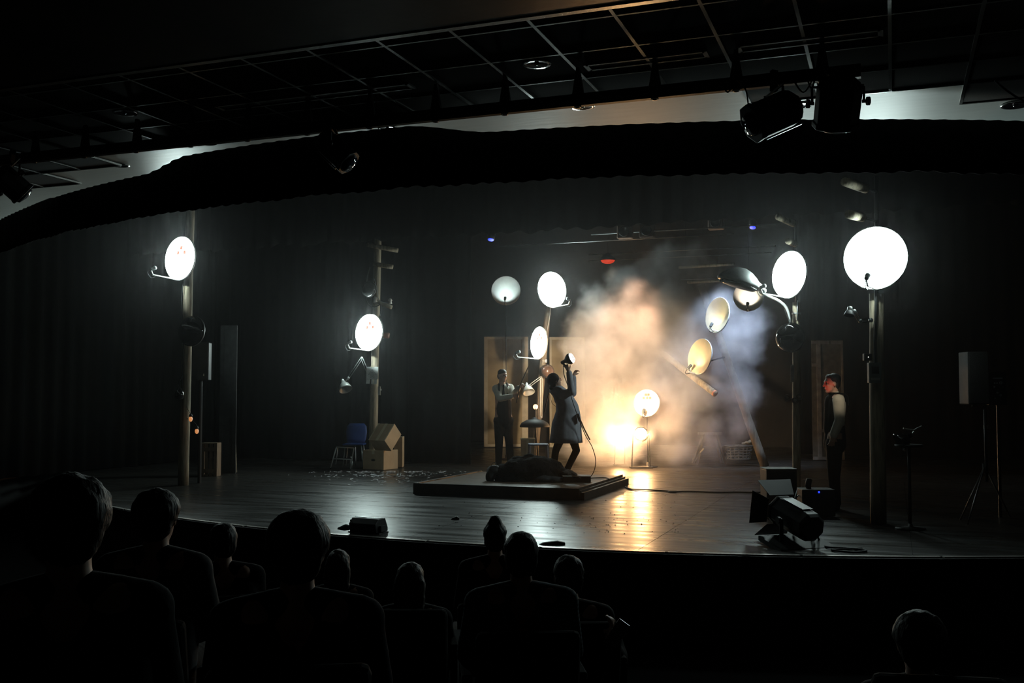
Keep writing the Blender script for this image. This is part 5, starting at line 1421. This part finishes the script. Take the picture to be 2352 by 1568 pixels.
def spectator(label, px, py_top, d, s, cloth, hairm, seat_label, style='short', yaw_=8, lean=0.0, rhand=None, wob=0, shoulder=.185):
    top = U(px, py_top, d)
    q = Quaternion(Z, TH + R(yaw_) * -1); r = q @ Vector((1, 0, 0)); f = q @ Vector((0, 1, 0))
    H = top - Z * (.125 * s + .012)
    fz = hall_z(H.y - .1)
    pel = Vector((H.x, H.y, fz + .53)) - f * .10 + r * (lean * -.3)
    pel.z = min(fz + .53, H.z - .52)
    nk = H - Z * (.125 * s) - f * .02
    shm = nk - Z * .085 - f * .02
    J = dict(head=H, f=f, u=Z, neck=nk, sh=[shm - r * shoulder, shm + r * shoulder], hip=[pel - r * .09, pel + r * .09])
    J['el'] = [J['sh'][k] + r * ((k * 2 - 1) * .05) - Z * .26 + f * .06 for k in (0, 1)]
    J['wr'] = [pel + r * ((k * 2 - 1) * .10) + f * .28 + Z * .12 for k in (0, 1)]
    J['hd'] = [f * .8 + r * (.5 * (1 - 2 * k)) for k in (0, 1)]; J['hn'] = [Z, Z]; J['th'] = [1, -1]
    if rhand is not None:
        J['wr'][1] = rhand; J['el'][1] = J['sh'][1] + r * .10 - Z * .24 + f * .05; J['hd'][1] = Z * .8 + r * .2; J['hn'][1] = r * .6 - f * .5
    J['kn'] = [J['hip'][k] + f * .42 + Z * .01 for k in (0, 1)]
    J['an'] = [Vector((J['kn'][k].x, J['kn'][k].y, hall_z(J['kn'][k].y) + .085)) for k in (0, 1)]
    J['toe'] = [J['an'][k] + f * .14 - Z * .06 for k in (0, 1)]
    seat(seat_label, Vector((pel.x, pel.y, 0)) + f * .02, TH - R(yaw_))
    t = thing('person', label, 'person', Vector((pel.x, pel.y, fz)), 'audience seated in the dark')
    body_mesh(J, s).build('body', M_skin, t, remesh=.016)
    hm = MB()
    c = H
    hm.ell(c + Z * .04 * s - f * .02 * s, (.088 * s, .100 * s, .092 * s), (r, f, Z), 18, 12)
    hm.ell(c - Z * .01 * s - f * .05 * s, (.082 * s, .058 * s, .09 * s), (r, f, Z), 14, 8)
    if style == 'full': hm.ell(c + Z * .045 * s - f * .03 * s, (.104 * s, .108 * s, .095 * s), (r, f, Z), 18, 12)
    if style == 'long':
        for k in (-1, 0, 1): hm.cap(c + r * (k * .05 * s) - f * .055 * s, .05 * s, c + r * (k * .055 * s) - f * .075 * s - Z * .24 * s, .04 * s)
    if style == 'bun':
        hm.ell(c + Z * .135 * s - f * .04 * s, (.045 * s, .045 * s, .04 * s), (r, f, Z), 12, 8); hm.ell(c + Z * .105 * s - f * .035 * s, (.06 * s, .06 * s, .04 * s), (r, f, Z), 12, 8)
    o = hm.build('hair', hairm, t, remesh=.014)
    tx_ = bpy.data.textures.new('hair', 'CLOUDS'); tx_.noise_scale = .03
    dm = o.modifiers.new('strands', 'DISPLACE'); dm.texture = tx_; dm.strength = .016; dm.mid_level = .5
    cm = MB()
    for k in (0, 1):
        cm.cap(J['sh'][k], .068 * s, J['el'][k], .058 * s); cm.cap(J['el'][k], .058 * s, J['wr'][k], .042 * s)
        cm.cap(J['sh'][k], .075 * s, nk - Z * .04, .07 * s)
        cm.cap(J['sh'][k] * .6 + shm * .4 - Z * .05, .105 * s, J['hip'][k] + Z * .05, .12 * s)
    cm.build('top', cloth, t, remesh=.02)
    tm = MB(); trousers(tm, J, 1.0, .01); tm.build('trousers', M_darkcloth, t, remesh=.02)
    shoes(t, J, 1.0)
    return t, J, r, f
def stripes():
    m = mat('ribbed_blue_knit', (.03, .045, .06), .9, spec=.2)
    nt = m.node_tree; b = nt.nodes['Principled BSDF']
    w = nt.nodes.new('ShaderNodeTexWave'); w.bands_direction = 'Z'; w.inputs['Scale'].default_value = 14; w.inputs['Distortion'].default_value = .6
    g = nt.nodes.new('ShaderNodeTexCoord'); nt.links.new(g.outputs['Object'], w.inputs[0])
    rp = nt.nodes.new('ShaderNodeValToRGB'); rp.color_ramp.elements[0].color = (.006, .008, .012, 1); rp.color_ramp.elements[1].color = (.09, .13, .16, 1)
    nt.links.new(w.outputs[0], rp.inputs[0]); nt.links.new(rp.outputs[0], b.inputs['Base Color'])
    return m
spectator('seated person at far left, nearest the camera, mostly lost in the dark', 165, 1085, 2.6, 1.0, M_darkcloth, M_hair, 'seat of the nearest person at far left', 'full', yaw_=-18)
spectator('seated person with grey shoulders, second head from the left', 364, 1120, 4.5, 1.0, M_greycloth, M_hair, 'seat of the person with grey shoulders', 'full', 0)
spectator('seated person seen as a faint cheek outline above grey shoulders', 512, 1196, 6.2, .95, M_darkcloth, M_hair, 'seat behind the grey-shouldered person outline', 'short', -25)
spectator('seated person in a navy jacket with a large dark head before the footlight', 686, 1168, 3.35, 1.03, M_navy, M_hair, 'seat of the person in the navy jacket', 'full', -8, shoulder=.21)
spectator('seated person with brown hair just below the footlight', 778, 1258, 7.0, .92, M_darkcloth, M_hairbrown, 'seat of the brown-haired person under the footlight', 'long', 0)
spectator('seated person with brown hair, alone between footlight and hair bun', 943, 1286, 6.0, .95, M_darkcloth, M_hairbrown, 'seat of the lone brown-haired person', 'long', 0)
spectator('seated person in maroon with a hair bun on top', 1137, 1192, 7.0, .94, M_maroon, M_hair, 'seat of the person with the bun', 'bun', 0)
spectator('seated person in a ribbed blue sweater with short hair', 1196, 1216, 5.0, .98, stripes(), M_hair, 'seat of the person in the ribbed sweater', 'short', -5, shoulder=.21)
ph = U(1398, 1478, 5.35)
tI, JI, rI, fI = spectator('seated person holding up a phone, right of the ribbed sweater', 1305, 1270, 5.75, 1.0, M_darkcloth, M_hairbrown, 'seat of the person with the phone', 'short', -4, rhand=ph)
spectator('seated person alone at lower right, only a rim of hair catching light', 2108, 1398, 4.1, 1.02, M_darkcloth, M_hairbrown, 'seat of the lone person at lower right', 'full', 10)
c = U(1417, 1455, 5.28)
e3 = (RIGHT * .55 + Z * .75 + FH * .1).normalized(); e1 = (RIGHT * .7 - Z * .5 - FH * .3); e1 = (e1 - e3 * e1.dot(e3)).normalized(); e2 = e3.cross(e1)
t = thing('phone', 'dark phone with a pale edge held up by a spectator', 'phone', c - e3 * .07)
MB().box(c, (.07, .009, .145), (e1, e2, e3)).build('case', mat('phone_edge', (.30, .30, .30), .3, .7), t, bevel=.004)
for s in (-1, 1): MB().box(c + e2 * (s * .0048), (.066, .001, .140), (e1, e2, e3)).build('screen' if s < 0 else 'back_plate', mat('phone_glass', (.015, .015, .017), .1), t)
# ------------------------------------------------------------------ smoke and haze
def vol_mat(name, col, dens, aniso=0.0, attr=False):
    m = bpy.data.materials.new(name); m.use_nodes = True
    nt = m.node_tree; nt.nodes.clear()
    out = nt.nodes.new('ShaderNodeOutputMaterial')
    if attr:
        v = nt.nodes.new('ShaderNodeVolumePrincipled')
        v.inputs['Color'].default_value = (*col, 1)
        v.inputs['Density'].default_value = dens
        v.inputs['Anisotropy'].default_value = aniso
    else:
        v = nt.nodes.new('ShaderNodeVolumeScatter')
        v.inputs['Color'].default_value = (*col, 1)
        v.inputs['Density'].default_value = dens
        v.inputs['Anisotropy'].default_value = aniso
    nt.links.new(v.outputs[0], out.inputs['Volume'])
    return m
HAZE = 0.0028
hz = MB().box(((XL + XR) / 2, 19.3, 3.35), (XR - XL - .02, 18.2, 6.65)).build('stage_haze', vol_mat('thin_haze', (1, 1, 1), HAZE, 0.72), org=((XL + XR) / 2, 19.3, 0.02))
tag(hz, 'thin haze hanging over the whole stage', 'haze', kind='stuff')

SD = 20.6
BLOBS = [  # px, py, depth offset, radius (m), weight
    (1350, 800, .1, .55, 1.5), (1350, 880, .1, .6, 1.5), (1350, 960, .1, .62, 1.5), (1345, 740, .1, .42, 1.2), (1348, 1030, .1, .5, 1.3), (1375, 1000, .1, .75, 1.0), (1440, 1010, 0, .65, .9), (1385, 920, .0, .85, 1.2), (1400, 830, .1, .85, 1.2), (1400, 750, .1, .70, 1.0),
    (1470, 760, .2, .85, .9), (1470, 880, .2, .80, .9), (1375, 690, .1, .38, .8), (1455, 660, .2, .55, .8), (1520, 600, .3, .42, .6), (1575, 590, .3, .40, .5),
    (1540, 690, .3, .75, .75), (1610, 640, .4, .60, .6), (1650, 730, .2, .75, .85), (1700, 790, 0, .62, .95), (1730, 740, 0, .42, .9), (1620, 840, .2, .75, .8), (1685, 890, .1, .64, .9), (1540, 960, .2, .85, .55), (1620, 1000, .1, .60, .6), (1690, 975, 0, .5, .75), (1510, 1040, 0, .45, .5), (1345, 1045, 0, .40, .7),
    (1560, 800, .4, .95, .8), (1580, 890, .4, .9, .75), (1580, 720, .4, .8, .75), (1640, 800, .3, .8, .75), (1500, 640, .3, .6, .7), (1560, 620, .4, .55, .7), (1530, 585, .4, .4, .6), (1560, 1030, .2, .7, .65), (1640, 1040, .2, .5, .4), (1430, 1045, .2, .5, .7)]
def smoke():
    ctr = U(1530, 830, SD); ctr.z = 0.0
    cs = [(U(x, y, SD + k) - ctr, r, w) for x, y, k, r, w in BLOBS]
    lo = Vector([min(c[i] - r - .35 for c, r, w in cs) for i in range(3)]); hi = Vector([max(c[i] + r + .35 for c, r, w in cs) for i in range(3)])
    lo.z = 0.01
    ng = bpy.data.node_groups.new('smoke_field', 'GeometryNodeTree')
    ng.interface.new_socket('Geometry', in_out='OUTPUT', socket_type='NodeSocketGeometry')
    N = ng.nodes.new; L = ng.links.new
    out = N('NodeGroupOutput'); vc = N('GeometryNodeVolumeCube'); sm = N('GeometryNodeSetMaterial')
    vc.inputs['Min'].default_value = lo; vc.inputs['Max'].default_value = hi
    size = hi - lo
    for i, ax in enumerate('XYZ'): vc.inputs['Resolution ' + ax].default_value = max(8, int(size[i] / 0.036))
    pos = N('GeometryNodeInputPosition')
    def noise(scale, detail, src, color=False):
        n = N('ShaderNodeTexNoise'); n.inputs['Scale'].default_value = scale; n.inputs['Detail'].default_value = detail; n.inputs['Roughness'].default_value = .6
        L(src, n.inputs['Vector']); return n.outputs['Color' if color else 'Fac']
    def vm(op, a, b=None, s=None):
        n = N('ShaderNodeVectorMath'); n.operation = op
        for i, v in enumerate((a, b)):
            if v is None: continue
            if hasattr(v, 'is_linked'): L(v, n.inputs[i])
            else: n.inputs[i].default_value = v
        if s is not None: n.inputs['Scale'].default_value = s
        return n.outputs['Value'] if op in ('DISTANCE', 'LENGTH') else n.outputs['Vector']
    def mt(op, a, b=None, c=None, clamp=False):
        n = N('ShaderNodeMath'); n.operation = op; n.use_clamp = clamp
        for i, v in enumerate((a, b, c)):
            if v is None: continue
            if hasattr(v, 'is_linked'): L(v, n.inputs[i])
            else: n.inputs[i].default_value = v
        return n.outputs[0]
    w1 = vm('SCALE', vm('SUBTRACT', noise(1.0, 2, pos.outputs[0], True), (.5, .5, .5)), s=.85)
    w2 = vm('SCALE', vm('SUBTRACT', noise(3.4, 3, pos.outputs[0], True), (.5, .5, .5)), s=.42)
    w3 = vm('SCALE', vm('SUBTRACT', noise(8.5, 3, pos.outputs[0], True), (.5, .5, .5)), s=.16)
    q = vm('ADD', vm('ADD', vm('ADD', pos.outputs[0], w1), w2), w3)
    tot = None
    for c, r, w in cs:
        dd = vm('DISTANCE', q, tuple(c))
        e = mt('MULTIPLY_ADD', dd, -1.0 / r, 1.0, clamp=True)     # 1 at the centre, 0 at the edge
        e = mt('MULTIPLY', e, w * 1.6)
        tot = e if tot is None else mt('MAXIMUM', tot, e)
    nz = noise(2.6, 6, q)
    nf = mt('MULTIPLY_ADD', nz, 2.8, -.78, clamp=False)
    nf = mt('MAXIMUM', nf, 0.05)
    dens = mt('MULTIPLY', mt('MINIMUM', tot, 1.0), nf)
    L(dens, vc.inputs['Density']); L(vc.outputs[0], sm.inputs[0])
    sm.inputs['Material'].default_value = vol_mat('billowing_smoke', (.96, .96, .98), 2.3, 0.0, True)
    L(sm.outputs[0], out.inputs[0])
    me = bpy.data.meshes.new('smoke_cloud')
    o = bpy.data.objects.new('smoke_cloud', me); COL.objects.link(o); o.location = ctr
    me.materials.append(sm.inputs['Material'].default_value)
    md = o.modifiers.new('field', 'NODES'); md.node_group = ng
    tag(o, 'billowing smoke rising right of the person with the lamp', 'smoke', kind='stuff')
smoke()
